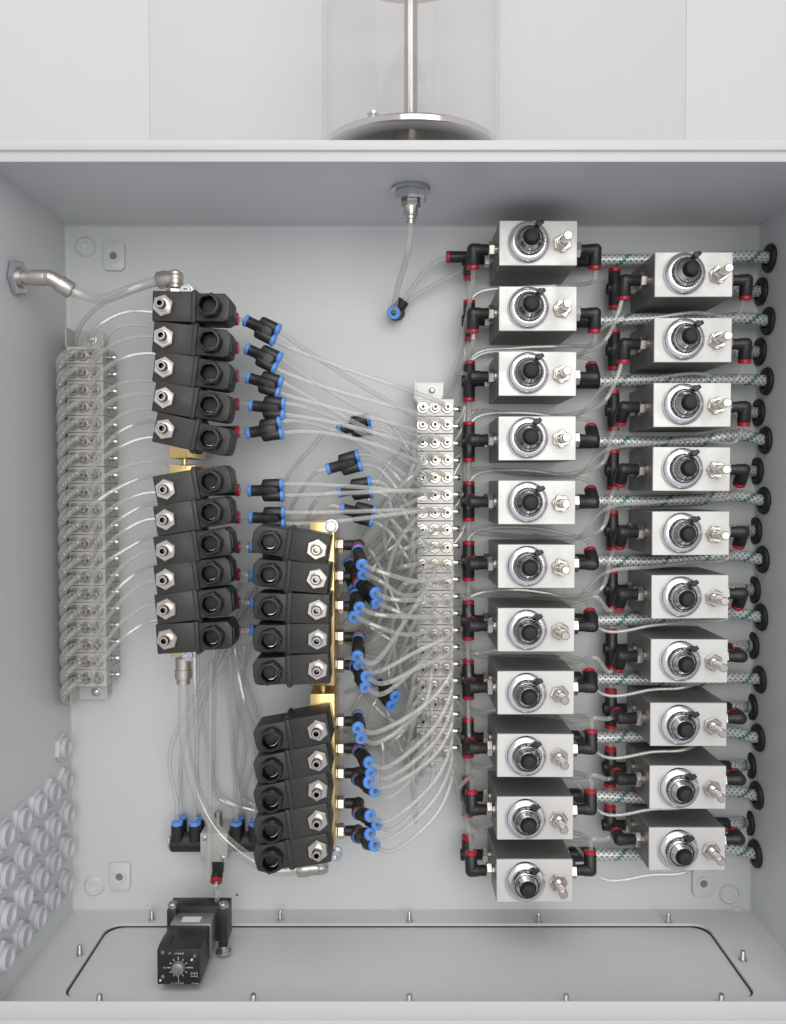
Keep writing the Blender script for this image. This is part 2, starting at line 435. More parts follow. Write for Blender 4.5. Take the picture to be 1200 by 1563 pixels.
gk_o = rrect(hx0 + .0002, hx1 - .0002, hy0 + .0002, hy1 - .0002, .016); gk_i = rrect(hx0 + .0011, hx1 - .0011, hy0 + .0011, hy1 - .0003, .0185)
obj("gasket", slab_ring(gk_o, gk_i, ZB - .0044, ZB - .0030), "rubber", enc)
# floor studs
def stud():
    g = G(); pr = [(0, .0042), (.0015, .0042), (.0015, .0028)]
    for k in range(7): pr += [(.002 + k * .0012, .0029), (.0026 + k * .0012, .0024)]
    pr += [(.0105, .0022), (.0105, 0)]
    return g.lathe((0, 0, 0), (0, 0, 1), pr, 12)
def floor_pt(px, py):
    a = (px - 600.0) / F; b = (781.5 - py) / F; s, c = math.sin(PITCH), math.cos(PITCH)
    d = Vector((a, c + b * s, -s + b * c)); t = ZB / d.z
    return Vector((0, -DIST, 0)) + d * t
for px, py in ((232, 1403), (428, 1403), (625, 1405), (822, 1407), (1020, 1407), (122, 1457), (1134, 1466)):
    obj("floor_stud", cached("stud", stud), "zinc", enc, floor_pt(px, py))
for px in (152, 387, 625, 864, 1101):
    obj("floor_stud", cached("stud", stud), "zinc", enc, floor_pt(px, 1533))
# mounting bosses pressed into the back panel
def boss_tab():
    g = G(); g.prism([(-.0125, -.012), (-.009, -.0165), (.009, -.0165), (.0125, -.012), (.0125, .0145), (.009, .0165), (-.009, .0165), (-.0125, .0145)], -.0038, 0, .0010)
    g.lathe((0, -.0038, 0), (0, -1, 0), [(0, .0085), (.0015, .0078), (.0015, .0048), (-.001, .0044), (-.001, 0)], 20); return g
def boss_round():
    return G().lathe((0, 0, 0), (0, -1, 0), [(0, .012), (.0025, .0105), (.004, .009), (.004, .0055), (.002, .005), (.002, 0)], 24)
for px, py, kind, top in ((175, 392, 't', 1), (131, 377, 'r', 1), (184, 1336, 't', 0), (144, 1352, 'r', 0), (1072, 1346, 't', 0), (1113, 1365, 'r', 0), (1127, 1399, 'r', 0)):
    o = obj("mounting_boss", cached(("boss", kind), boss_tab if kind == 't' else boss_round), "powder_grey", enc, at(px, py, -.0005))
    if kind == 't': obj("hole", cached("boss_hole", lambda: G().lathe((0, -.0040, 0), (0, -1, 0), [(0, .0043), (.0002, 0)], 16)), "boss_dark", o)
# speck on the panel
obj("speck", G().lathe(at(362, 1366, -.0002), (0, -1, 0), [(0, .0013), (.0004, 0)], 8), "rubber", enc)

# ================================================================ BLANKING PLUGS in the left wall
def plug_body():
    return G().lathe((0, 0, 0), (1, 0, 0), [(0, .0), (0, .0165), (.0015, .0170), (.0045, .0170), (.0072, .0150), (.0072, .0)], 6, R(30))
def plug_cap():
    return G().lathe((0.0072, 0, 0), (1, 0, 0), [(0, .0118), (.0008, .0122), (.0016, .0116), (.0028, .0122), (.0036, .0116), (.005, .0122), (.0056, .0116), (.0062, .0118), (.0068, .0112), (.0068, .0094), (.0020, .0090), (.0020, 0)], 24)
rows_z = [-.3370, -.3760, -.4155, -.4545]
spots = [(0, -1, Vector((XL, -.033, -.297)))]
for r_, z in enumerate(rows_z):
    for k in range(5): spots.append((k, r_, Vector((XL, -.030 - .0360 * k - (.004 if r_ == 3 else 0), z))))
rn = ['top', 'second', 'third', 'bottom']; cn = ['nearest the back panel', 'second from the back panel', 'third from the back panel', 'fourth from the back panel', 'nearest the cabinet front']
for k, r_, p in spots:
    lab = "white hexagonal blanking plug alone above the grid on the left wall" if r_ < 0 else f"white hexagonal blanking plug in the {rn[r_]} grid row, {cn[k]}"
    t = thing("blanking_plug", lab, "plug", p, group="blanking plugs in the left cabinet wall")
    t.rotation_euler = (R(random.uniform(-25, 25)), 0, 0); t.scale = (.72 + random.uniform(-.05, .08), 1, 1)
    obj("hex_flange", cached("plug_body", plug_body), "plug_grey", t); obj("threaded_cap", cached("plug_cap", plug_cap), "plug_grey", t)

# ================================================================ FITTING BUILDERS
def collar_mesh(): return G().ring((0, 0, 0), (0, 0, .0042), .0068, .0026, 20)
def collar(parent, loc, d, m):
    q = Vector(d).normalized().to_track_quat('Z', 'Y').to_euler()
    return obj("collar", cached(("collar", m), collar_mesh), m, parent, loc, q)
DIRS = {'down': (0, .12, -1), 'up': (0, .15, 1), 'back': (0, 1, .15), 'upback': (0, .75, .75), 'downback': (0, .6, -.8), 'front': (0, -1, -.2)}
def elbow(parent, loc, side, d, m="red_plastic", reach=.025, leg=.0165):
    """push-in elbow screwed into a side face; side = -1 left, 1 right. Returns the tube port in parent space and direction"""
    if d == 'back': leg = .010
    dv = Vector(DIRS[d] if isinstance(d, str) else d).normalized(); loc = Vector(loc); sx = Vector((side, 0, 0))
    def body():
        g = G(); g.lathe(sx * .008, sx, [(0, 0), (0, .0052), (.001, .0058), (.0085, .0058), (.0095, .0064), (reach - .008, .0066)], 18)
        g.sphere(sx * reach, .0069, 16, axis=(0, 1, 0)); g.lathe(sx * reach, dv, [(0, .0066), (leg - .001, .0070), (leg, .0064), (leg, 0)], 18); return g
    b = obj("elbow_fitting", cached(("elbow", side, d, reach, leg), body), "black_plastic", parent, loc)
    def nut():
        return G().hexn(sx * .0022, sx * .0088, .0088, R(15)).cyl(sx * -.002, sx * .0028, .0062, 16)
    obj("hex_nut", cached(("enut", side), nut), "nickel", b)
    collar(b, sx * reach + dv * leg, dv, m)
    return loc + sx * reach + dv * (leg + .001), dv
def tee(parent, loc, side, reach=.0255, half=.0185, up=1, dn=1):
    loc = Vector(loc); sx = Vector((side, 0, 0))
    def body():
        g = G(); g.lathe(sx * .008, sx, [(0, 0), (0, .0052), (.001, .0058), (.0085, .0058), (.0095, .0064), (reach, .0064)], 18)
        g.sphere(sx * reach, .0073, 16, axis=(0, 1, 0))
        for sg in ([1] if up else []) + ([-1] if dn else []):
            g.lathe(sx * reach, (0, 0, sg), [(0, .0073), (half * .35, .0073), (half * .4, .0068), (half - .001, .0068), (half, .0062), (half, 0)], 18)
        return g
    b = obj("tee_fitting", cached(("tee", side, half, reach, up, dn), body), "black_plastic", parent, loc)
    obj("hex_nut", cached(("enut", side), None) if ("enut", side) in MESH else cached(("enut", side), lambda: G().hexn(sx * .0022, sx * .0088, .0088, R(15)).cyl(sx * -.002, sx * .0028, .0062, 16)), "nickel", b)
    if up: collar(b, sx * reach + Vector((0, 0, half)), (0, 0, 1), "red_plastic")
    if dn: collar(b, sx * reach + Vector((0, 0, -half)), (0, 0, -1), "red_plastic")
    return loc + sx * reach

# ================================================================ FLOW REGULATORS
YFACE = -.090; BW, BH, BD = .0816, .0464, .084
def reg_body(): return G().box((-BW / 2, .0022, -BH / 2), (BW / 2, BD, BH / 2), .0006, seg=1)
def reg_face(): return G().box((-BW / 2, 0, -BH / 2), (BW / 2, .0024, BH / 2), .0005, seg=1)
DX, DZ = -.0103, .0005       # dial centre
def dial_ring():
    return G().lathe((0, 0, 0), (0, -1, 0), [(0, .0214), (.0030, .0216), (.0052, .0206), (.0066, .0188), (.0074, .0168), (.0074, .0150)], 48)
def dial_barrel():
    pr = [(.0065, .0154), (.0078, .0161), (.0105, .0158), (.0165, .0134), (.0168, .0130), (.0168, .0119), (.0170, .0117), (.0235, .0094), (.0240, .0089), (.0240, 0)]
    g = G().lathe((0, 0, 0), (0, -1, 0), pr, 48)
    return g
def dial_marks():
    g = G()
    for k in range(30):
        t = 2 * math.pi * k / 30; r0 = .01632; l = .0036 if k % 5 == 0 else .0022
        c = Vector((math.cos(t) * r0, -.0098, math.sin(t) * r0))
        g.box(c - Vector((.00022, l / 2, .00022)), c + Vector((.00022, l / 2, .00022)))
    return g
def dial_knob():
    return G().lathe((0, 0, 0), (0, -1, 0), [(.0236, .0068), (.0250, .0070), (.0315, .0066), (.0322, .0063), (.0328, .0055), (.0328, 0)], 28)
def dial_window():
    return G().lathe((0, -.0135, .0132), (0, -.37, 1), [(0, .0030), (.0014, .0028), (.0014, 0)], 16)
def dial_digit():
    return G().lathe((0, -.0135, .0140), (0, -.37, 1), [(0, .0017), (.0008, .0017), (.0008, .0008), (0, .0008)], 12)
def dial_lever():
    g = G().cyl((.0095, -.0095, .0150), (.0095, -.0150, .0150), .0030, 14, .0006)
    g.box((.008, -.0150, .0125), (.0155, -.0118, .0170), .0010, Matrix.Rotation(R(-35), 3, 'Y')); return g
def stem_nut(): return G().hexn((0, 0, 0), (0, -.0045, 0), .0098, R(10)).lathe((0, 0, 0), (0, -1, 0), [(.0044, .0078), (.0062, .0070), (.0062, .0)], 20)
def stem_rod():
    pr = [(.006, .0050)]
    for k in range(7): pr += [(.0065 + k * .0011, .0052), (.0071 + k * .0011, .0046)]
    pr += [(.0150, .0043), (.0155, .0036), (.0170, .0036), (.0172, .0046), (.0285, .0046), (.0295, .0038), (.0295, 0)]
    return G().lathe((0, 0, 0), (0, -1, 0), pr, 20)
def hose_barb(side):
    sx = Vector((side, 0, 0))
    return G().hexn(sx * .001, sx * .009, .0092, R(15)).cyl(sx * .009, sx * .014, .0068, 16)
def hose_sleeve(side, L):
    sx = Vector((side, 0, 0))
    return G().lathe(sx * .0095, sx, [(0, 0), (0, .0078), (.001, .0084), (L - .001, .0080), (L, .0074), (L, 0)], 20)

mid_py = [371, 471, 570.5, 669, 767, 864.5, 961.5, 1057.5, 1153.5, 1249, 1344.5]
right_py = [419, 519, 618, 716, 814, 911, 1009, 1106, 1202, 1296]
mid_cx = sum((at(822 - 6 * i / 10., y, YFACE).x for i, y in enumerate(mid_py))) / 11
right_cx = sum((at(1060.5 - 13 * i / 9., y, YFACE).x for i, y in enumerate(right_py))) / 10
mid_ports = []; right_ports = []
Y1, Y2 = YFACE + .024, YFACE + .062       # depth of the front and rear ports
def regulator(i, n, cx, py, column, ldir, rdir, hose_len):
    z = at(900, py, YFACE).z
    base = Vector((cx, YFACE, z))
    t = thing("flow_regulator", f"silver block regulator with chrome dial, {ordn(i, n)} in the {column} regulator column", "regulator", base,
              (0, R(random.uniform(-.25, .25)), 0), f"flow regulators in the {column} column")
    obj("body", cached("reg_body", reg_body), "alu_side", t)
    obj("face_plate", cached("reg_face", reg_face), "alu_face", t)
    d = obj("dial", cached("dial_ring", dial_ring), "chrome_ring", t, (DX, 0, DZ))
    a = R(random.uniform(-8, 8))
    obj("barrel", fronts(cached("dial_barrel", dial_barrel), "chrome_barrel", "dial_black"), "chrome_barrel", d)
    obj("scale_marks", cached("dial_marks", dial_marks), "print_white", d, rot=(0, a, 0))
    obj("knob", cached("dial_knob", dial_knob), "knob_black", d)
    obj("counter_window", cached("dial_window", dial_window), "dark_void", d, rot=(0, R(4), 0)); obj("counter_digit", cached("dial_digit", dial_digit), "print_white", d, rot=(0, R(4), 0))
    obj("lock_lever", cached("dial_lever", dial_lever), "black_plastic", d, rot=(0, R(random.uniform(-10, 6)), 0))
    for ch in d.children:
        if ch.name.split('.')[0] in ("barrel", "scale_marks", "knob", "counter_window", "counter_digit"): ch.scale = (1, .80, 1)
    s = obj("stem", cached("stem_rod", stem_rod), "nickel", t, (.0250, 0, -.0008))
    obj("hex_nut", cached("stem_nut", stem_nut), "nickel", s, rot=(0, R(random.uniform(0, 60)), 0))
    hl, hr = -BW / 2, BW / 2
    pl, dl = elbow(t, (hl, Y1 - YFACE, 0), -1, ldir)
    pr, dr = elbow(t, (hr, Y1 - YFACE, 0), 1, rdir)
    pt = tee(t, (hl, Y2 - YFACE, 0.0), -1, up=0 if (i == 0 and n == 11) else 1, dn=0 if i == n - 1 else 1)
    b = obj("hose_barb", cached("barb_r", lambda: hose_barb(1)), "nickel", t, (hr, Y2 - YFACE, 0))
    obj("sleeve", cached(("sleeve", hose_len), lambda: hose_sleeve(1, hose_len)), "black_plastic", b)
    return dict(l=base + pl, ld=dl, r=base + pr, rd=dr, tee=base + pt, hose=base + Vector((hr + .0095 + hose_len, Y2 - YFACE, 0)), z=z, base=base)
for i, py in enumerate(mid_py):
    ld = 'down' if i < 2 else ('up' if i > 8 else 'back'); rd = 'down' if i < 2 else 'upback' if i < 8 else 'up'
    mid_ports.append(regulator(i, 11, mid_cx, py, "middle", ld, rd, .030))
for i, py in enumerate(right_py):
    ld = 'down' if i < 2 else ('downback' if i < 7 else 'back'); rd = 'down' if i < 3 else 'downback' if i < 6 else 'back'
    right_ports.append(regulator(i, 10, right_cx, py, "right-hand", ld, rd, .013 if i < 6 else .020))

# ---------------- grommets and braided hoses
def grommet(): return G().lathe((0, 0, 0), (-1, 0, 0), [(-.001, 0), (-.001, .0150), (.0018, .0160), (.0038, .0150), (.0050, .0110), (.0050, .0085), (.002, .0080)], 32)
mid_gz = [394, 490, 582, 672, 764, 854, 942, 1037, 1126, 1214, 1303]; right_gz = [445, 537, 630, 719, 810, 900, 985, 1078, 1167, 1254]
for col, ports, gz, dx, n in (("middle", mid_ports, mid_gz, 1171, 11), ("right-hand", right_ports, right_gz, 1159, 10)):
    for i, P in enumerate(ports):
        q = at(dx - 9 * i / n, gz[i], 0)
        yy = XR * F / (dx - 9 * i / n - 600) * 1.0 - DIST
        q = at(dx - 9 * i / n, gz[i], yy); q.x = XR
        t = thing("hose_grommet", f"black wall grommet of the {ordn(i, n)} braided hose from the {col} regulators", "grommet", q, group="black grommets in the right cabinet wall")
        obj("ring", cached("grommet", grommet), "rubber", t)
        h0 = P['hose']
        sag = Vector((0, 0, random.uniform(-.003, .002)))
        if col == "middle":
            a_ = h0 + Vector((-.006, 0, 0)); b_ = q + Vector((.004, 0, 0)); w_ = lambda k_: Vector((0, random.uniform(-.003, .001), random.uniform(-.0030, .0022)))
            pts = spline([a_, a_ + Vector((.014, 0, 0)), a_.lerp(b_, .33) + w_(0), a_.lerp(b_, .58) + w_(1) + Vector((0, 0, .0015)), a_.lerp(b_, .82) + w_(2) + Vector((0, 0, .004)), b_ + Vector((-.012, 0, .001)), b_], 9)
        else:
            pts = bez(h0 + Vector((-.006, 0, 0)), (1, 0, 0), q + Vector((.004, 0, 0)), (-1, 0, 0), None, None, 8)
        o = obj("braided_hose", G().tube(pts, .0066, 18, uv=True), "braid")
        tag(o, f"braided silver hose of the {ordn(i, n)} {col} regulator", "hose", f"braided hoses of the {col} column")

# ---------------- tubes linking the rear tees
for col, ports in (("middle", mid_ports), ("right-hand", right_ports)):
    n = len(ports)
    for i in range(n - 1):
        a, b = ports[i]['tee'] + Vector((0, 0, -.019)), ports[i + 1]['tee'] + Vector((0, 0, .019))
        pts = bez(a, (0, 0, -1), b, (0, 0, 1), n=6)
        tube_obj(pts, f"short clear tube joining {ORD[i]} and {ORD[i+1]} tee fittings of the {col} column", f"link tubes of the {col} column", .0030)

# ================================================================ BARB STRIPS
def barb():
    return G().lathe((0, 0, 0), (0, -1, 0), [(0, .0066), (.0020, .0066), (.0026, .0060), (.0026, .0052), (.0004, .0049), (.0004, .0036), (.0050, .0036), (.0052, .0041), (.0085, .0032), (.0095, .0031), (.0095, .0019), (-.003, .0018), (-.003, 0)], 20)
def nub():
    return G().lathe((0, 0, 0), (1, 0, 0), [(0, .0045), (.0018, .0045), (.002, .003), (.006, .003), (.0062, .0036), (.009, .0026), (.009, 0)], 14)
def strip(name, label, rows, cols, yface, depth, face_l, face_r, bright, brk):
    n = len(rows)
    x0 = at(face_l, (rows[0] + rows[-1]) / 2, yface).x; x1 = at(face_r, (rows[0] + rows[-1]) / 2, yface).x
    z = [at(640, p, yface).z for p in rows]
    pitch = (z[0] - z[-1]) / (n - 1)
    t = thing(name, label, "manifold", ((x0 + x1) / 2, yface, z[-1] - pitch))
    w = (x1 - x0) / 2; out = []
    bm_ = cached((name, "plate"), lambda: G().box((-w, 0, -pitch / 2 + .0003), (w, depth, pitch / 2 - .0003), .0005, seg=1))
    for k in range(n):
        lz = z[0] - k * pitch - t.location.z
        p = obj("plate", bm_, bright, t, (random.uniform(-.0003, .0003), random.uniform(-.0003, .0003), lz))
        ports = []
        for cpx in cols:
            cx = at(cpx, (rows[0] + rows[-1]) / 2, yface).x - t.location.x
            obj("barb", bore(cached("barb", barb), "nickel", .00187) if bright == "strip_alu" else bore(cached("barb_dull", barb), "nickel_dull", .00187), "nickel" if bright == "strip_alu" else "nickel_dull", p, (cx, 0, 0))
            ports.append(Vector(t.location) + Vector((cx, -.008, lz)))
        obj("side_barb", cached("nub", nub), "nickel", p, (w, depth * .45, 0))
        ports.append(Vector(t.location) + Vector((w + .004, depth * .45, lz)))
        out.append(ports)
    # mounting bracket: flange at both ends and a side flange
    top = z[0] + pitch / 2 - t.location.z; bot = z[-1] - pitch / 2 - t.location.z
    for zz, sg in ((top, 1), (bot, -1)):
        lo, hi = sorted((zz + sg * .0002, zz + sg * .022))
        b = obj("bracket", G().box((-w - .003, depth - .012, lo), (w * .55, depth - .0105, hi), .0003, seg=1).box((-w - .003, depth - .0365, lo), (-w - .0015, depth - .012, hi), .0003, seg=1), bright, t)
        obj("screw", G().lathe((-w * .1, depth - .012, zz + sg * .013), (0, -1, 0), [(0, .0058), (.001, .0056), (.0012, .0042), (.0036, .0038), (.0046, .0022), (.0046, .0012), (.003, .001), (.003, 0)], 18), "zinc", b)
    obj("back_rail", G().box((-w * .8, depth + .0002, bot - .02), (w * .5, depth + .006, top + .02), .0006, seg=1), bright, t)
    return out, t
rs_rows = [622 + 26.4 * k for k in range(21)]
RS, rst = strip("barb_strip", "bright vertical strip of stacked plates with three nickel barbs each, by middle regulators", rs_rows, (645, 663.5, 682), -.052, .044, 636.5, 692, "strip_alu", 1)
ls_rows = [542 + 25.95 * k for k in range(20)]
LS, lst = strip("barb_strip", "dull grey vertical strip of stacked barb plates beside the left wall", ls_rows, (114, 130.5, 147), -.046, .040, 105, 160, "strip_dull", 1)

# ================================================================ SOLENOID VALVES AND BRASS MANIFOLDS
YC = -.140      # coil front
def v_coil(sx):
    g = G().box((-.0115, 0, -.0151), (.0272, .040, .0151), .0012)
    g.box((.0268, -.0006, -.0156), (.0318, .039, .0156), .0012)
    g.cyl((.0293, .004, -.0150), (.0293, .034, -.0150), .0034, 10); g.cyl((.0293, .004, .0150), (.0293, .034, .0150), .0030, 10)
    return g if sx > 0 else g.mirror_x()
def v_plug(sx):
    g = G().prism([(.0314, -.0139), (.0590, -.0139), (.0640, -.0115), (.0650, -.004), (.0650, .0080), (.0605, .0139), (.0314, .0139)], .0008, .034, .0012)
    g.box((.0625, .006, -.0075), (.0660, .026, .0065), .0008)
    return g if sx > 0 else g.mirror_x()
def v_gland(sx):
    g = G(); cx = .0465 * sx
    g.lathe((cx, .001, 0), (0, -1, 0), [(0, .0110), (.003, .0112)], 24)
    g.lathe((cx, .001, 0), (0, -1, 0), [(.002, .0090), (.002, .0116), (.0028, .0124), (.0116, .0124), (.0126, .0113), (.0130, .0100), (.0130, .0090)], 6, R(12))
    g.lathe((cx, .001, 0), (0, -1, 0), [(.0125, .0108), (.0136, .0102), (.0138, .0088), (.0130, .0082), (-.012, .0080), (-.012, 0)], 28)
    return g
def v_gland_glint(sx):
    return G().tube([(.0465 * sx + .0068 * math.cos(R(a)), -.0050, .0068 * math.sin(R(a))) for a in range(-110, 31, 10)], lambda L: .0008 if .002 < L < .0145 else .0003, 6)  # partial arc shaped as the bright glint inside the gland hole
def v_nut(sx): return G().hexn((0, .0005, 0), (0, -.0042, 0), .0112, R(22), .0011)
def v_stem(sx): return G().lathe((0, 0, 0), (0, -1, 0), [(.004, .0066), (.0056, .0064), (.0060, .0052), (.0128, .0050), (.0138, .0042), (.0138, .0027), (.002, .0026), (.002, 0)], 24)
def v_base(sx):
    g = G().box((-.012, .040, -.0135), (.018, .050, .0135), .001); return g if sx > 0 else g.mirror_x()
def valve(px, py, tilt, sx, label, group):
    p = at(px, py, YC)
    t = thing("solenoid_valve", label, "valve", p, (R(random.uniform(-1, 1)), R(tilt), R(random.uniform(-1.2, 1.2))), group)
    obj("coil", cached(("v_coil", sx), lambda: v_coil(sx)), "coil_black", t)
    c = obj("connector", cached(("v_plug", sx), lambda: v_plug(sx)), "coil_black", t)
    gl = obj("cable_gland", bore(cached(("v_gland", sx), lambda: v_gland(sx)), "gland_black", .00812, cx=.0465 * sx), "gland_black", t)
    obj("gland_glint", cached(("v_glint", sx), lambda: v_gland_glint(sx)), "nickel", gl)
    obj("hole", cached(("v_hole", sx), lambda: G().lathe((.0465 * sx, .0120, 0), (0, -1, 0), [(0, .0076), (.0003, 0)], 20)), "dark_void", gl)
    nn = obj("hex_nut", cached("v_nut", lambda: v_nut(1)), "nickel", t, rot=(0, R(random.uniform(-12, 12)), 0))
    obj("stem", bore(cached("v_stem", lambda: v_stem(1)), "nickel", .00268), "nickel", t)
    obj("valve_base", cached(("v_base", sx), lambda: v_base(sx)), "brass", t)
    return p
LV = [(250, 467, 1.5), (251, 515, 5.5), (252, 561, 8), (252, 607, 10), (253, 655, 12.5), (254, 747, -10), (254, 793, -9), (254, 840, -8.5), (254, 884, -8), (255, 929, -7), (256, 975, -3.5)]
RV = [(484, 838, 9.5), (484, 883, 5.5), (485, 930, 2.5), (485, 975, 0), (485, 1021, -3), (485, 1114, -10), (485, 1160, -10.5), (485, 1205, -10.5), (485, 1251, -10.5), (485, 1297, -10)]
lvp = [valve(x, y, a, 1, f"black solenoid valve, {ordn(i, 11)} on the left brass manifold", "solenoid valves on the left manifold") for i, (x, y, a) in enumerate(LV)]
rvp = [valve(x, y, a, -1, f"black solenoid valve, {ordn(i, 10)} on the right brass manifold", "solenoid valves on the right manifold") for i, (x, y, a) in enumerate(RV)]

def manifold(label, x0, x1, y0, y1, segs, holes):
    zb = min(s[1] for s in segs)
    t = thing("brass_manifold", label, "manifold", ((x0 + x1) / 2, y1, zb))
    o = Vector(t.location)
    for za, zb_ in segs:
        obj("brass_bar", G().box(Vector((x0, y0, zb_)) - o, Vector((x1, y1, za)) - o, .0012), "brass", t)
    for hx, hz in holes:
        obj("bolt_hole", G().lathe(Vector((hx, y0 - .0002, hz)) - o, (0, -1, 0), [(-.004, .0038), (.0001, .0042), (.0004, .0040), (-.006, .0036), (-.006, 0)], 20), "dark_void", t)
    for za, zb_ in segs:
        for zz in (za - .012, zb_ + .012):
            obj("foot", G().box(Vector((x0 + .004, y1 - .001, zz - .006)) - o, Vector((x1 - .004, -.0005, zz + .006)) - o, .0005), "zinc", t)
    if len(segs) > 1:
        obj("joining_pin", G().cyl(Vector(((x0 + x1) / 2, y0 + .012, segs[0][1] + .002)) - o, Vector(((x0 + x1) / 2, y0 + .012, segs[1][0] - .002)) - o, .003, 12), "brass", t)
    return t, o
YB = -.094
lx0, lx1 = at(257, 700, YB).x, at(298, 700, YB).x
zz = lambda py, y=YB: at(400, py, y).z
LM, LMo = manifold("left brass manifold bar carrying eleven black solenoid valves", lx0, lx1, YB, -.045,
                   [(zz(447), zz(700)), (zz(709), zz(1002))], [(at(289, 692, YB).x, zz(693)), (at(289, 716, YB).x, zz(716))])
rx0, rx1 = at(473, 1040, YB).x, at(511, 1040, YB).x
RM, RMo = manifold("right brass manifold bar carrying ten black solenoid valves", rx0, rx1, YB, -.020,
                   [(zz(797), zz(1047)), (zz(1059), zz(1297))], [(at(508, 1040, YB).x - .006, zz(1038)), (at(508, 1068, YB).x - .006, zz(1068))])
def cap_screw(parent, p, d=(0, -1, 0), r=.0055):
    return obj("cap_screw", G().lathe(p, d, [(-.001, r * 1.3), (.0012, r * 1.3), (.0013, r), (.0055, r), (.0062, r * .9), (.0062, r * .5), (.003, r * .48), (.003, 0)], 20), "zinc", parent)
cap_screw(RM, at(506, 803, YB) - RMo); cap_screw(LM, at(288, 998, YB - .004) - LMo, r=.006); cap_screw(LM, at(285, 446, YB) - LMo, r=.006); cap_screw(RM, at(513, 1303, YB) - RMo, r=.006)
# push-in fittings on the side of the left manifold, red collars
red_px = [(365, 487), (365, 531), (365, 574), (366, 617), (366, 659), (367, 748), (367, 790), (367, 835), (367, 877), (367, 920), (367, 963)]
lred = []
for (px, py) in red_px:
    e = at(px, py, -.080) - LMo
    f = obj("push_fitting", G().cyl((lx1 - LMo.x, e.y, e.z), (e.x - .0045, e.y, e.z), .0062, 16, .0006), "black_plastic", LM)
    obj("hex_nut", G().hexn((lx1 - LMo.x + .0002, e.y, e.z), (lx1 - LMo.x + .008, e.y, e.z), .0085, R(15)), "nickel", f)
    collar(f, (e.x - .0048, e.y, e.z), (1, 0, 0), "red_plastic"); lred.append(e + LMo)
# nickel fittings on the manifold ends
def nickel_elbow(parent, corner, d1, d2, l1, l2, r, o):
    """corner fitting: arm d1 screws in, arm d2 takes the hose"""
    c = Vector(corner) - o; d1 = Vector(d1).normalized(); d2 = Vector(d2).normalized()
    g = G(); g.lathe(c - d1 * r * .6, d1, [(0, 0), (0, r * .96), (l1 * .75, r * .96), (l1 * .8, r * .8), (l1, r * .8), (l1, 0)], 20)
    g.sphere(c, r * 1.02, 18, axis=d2); g.lathe(c, d2, [(0, r * .96), (l2 * .45, r * .96), (l2 * .5, r * 1.08), (l2 * .92, r * 1.08), (l2, r * .95), (l2, r * .62), (l2 * .7, r * .6), (l2 * .7, 0)], 20)
    e = obj("elbow_fitting", g, "nickel_dull", parent)
    obj("hex_nut", G().hexn(c + d1 * l1 * .8, c + d1 * (l1 * .8 + .005), r * 1.15, R(15)), "nickel", e)
    return Vector(corner) + d2 * l2 * .9
ec = at(268, 424, -.078)
top_port = nickel_elbow(LM, ec, (0, 0, -1), (-1, .15, -.12), .016, .020, .0085, LMo)
bc = at(280, 1004, -.072)
obj("straight_fitting", G().lathe(bc - LMo, (0, 0, -1), [(0, 0), (0, .0085), (.012, .0085), (.0125, .0092), (.022, .0092), (.023, .0075), (.028, .0075), (.028, .0050), (.02, .005), (.02, 0)], 20), "nickel_dull", LM)
bot_port = bc + Vector((0, 0, -.027))
rc = at(490, 1323, -.072)
right_port = nickel_elbow(RM, rc, (0, 0, 1), (-1, 0, -.08), .016, .026, .0085, RMo)

# ================================================================ Y SPLITTERS
def y_body():
    g = G(); g.lathe((.002, 0, 0), (1, 0, 0), [(0, 0), (0, .0052), (.001, .0060), (.011, .0060), (.0125, .0066), (.019, .0072), (.019, 0)], 18)
    for s in (-1, 1):
        g.lathe((.015, 0, s * .0062), (1, 0, 0), [(0, 0), (0, .0050), (.002, .0060), (.0185, .0062), (.0195, .0056), (.0195, 0)], 18)
    g.box((.0135, -.0056, -.0098), (.0325, .0056, .0098), .0035)
    g.lathe((.0215, -.0045, 0), (0, -1, 0), [(0, .0030), (.0012, .0028), (.0012, 0)], 14)
    return g
def splitter(A, dirv, zdir, label, group):
    X = Vector(dirv).normalized(); Z = Vector(zdir); Z = (Z - X * Z.dot(X)).normalized(); Yv = Z.cross(X)
    m = Matrix((X, Yv, Z)).transposed()
    t = thing("y_splitter", label, "splitter", A, m.to_euler(), group)
    obj("body", cached("y_body", y_body), "black_plastic", t)
    for loc, d in (((.003, 0, 0), (-1, 0, 0)), ((.0335, 0, .0062), (1, 0, 0)), ((.0335, 0, -.0062), (1, 0, 0))):
        obj("collar", cached("y_collar", lambda: G().ring((0, 0, 0), (0, 0, .004), .0066, .0026, 20)), "blue_plastic", t, loc, Vector(d).to_track_quat('Z', 'Y').to_euler())
    A = Vector(A)
    return dict(s=A, sd=-X, a=A + m @ Vector((.036, 0, .0062)), b=A + m @ Vector((.036, 0, -.0062)), d=X)
LY = [((375, 489), (418, 510)), ((377, 532), (419, 552)), ((378, 576), (427, 591)), ((382, 619), (431, 624)), ((378, 661), (427, 653)), ((380, 749), (428, 748)), ((382, 790), (432, 791)),
      ((381, 835), (431, 837)), ((381, 879), (431, 880)), ((382, 920), (432, 921)), ((382, 962), (432, 964))]
ly = []
for i, (s, e) in enumerate(LY):
    A = at(*s, -.080); B = at(*e, -.080 if i < 7 else -.070)
    ly.append(splitter(A, B - A, (-.12 if i < 3 else .05, random.uniform(-.25, .1), 1), f"black Y splitter with blue collars at the {ordn(i, 11)} left valve", "splitters beside the left valves"))
    tube_obj(bez(lred[i] + Vector((-.003, 0, 0)), (1, 0, 0), A + (B - A).normalized() * .004, A - B, n=6), f"short clear tube between red fitting and splitter at the {ordn(i, 11)} left valve", "short tubes at the left valves")
MY = [((516, 656), (562, 648), -.045), ((500, 716), (544, 704), -.060), ((517, 751), (563, 744), -.050), ((521, 776), (568, 788), -.058)]
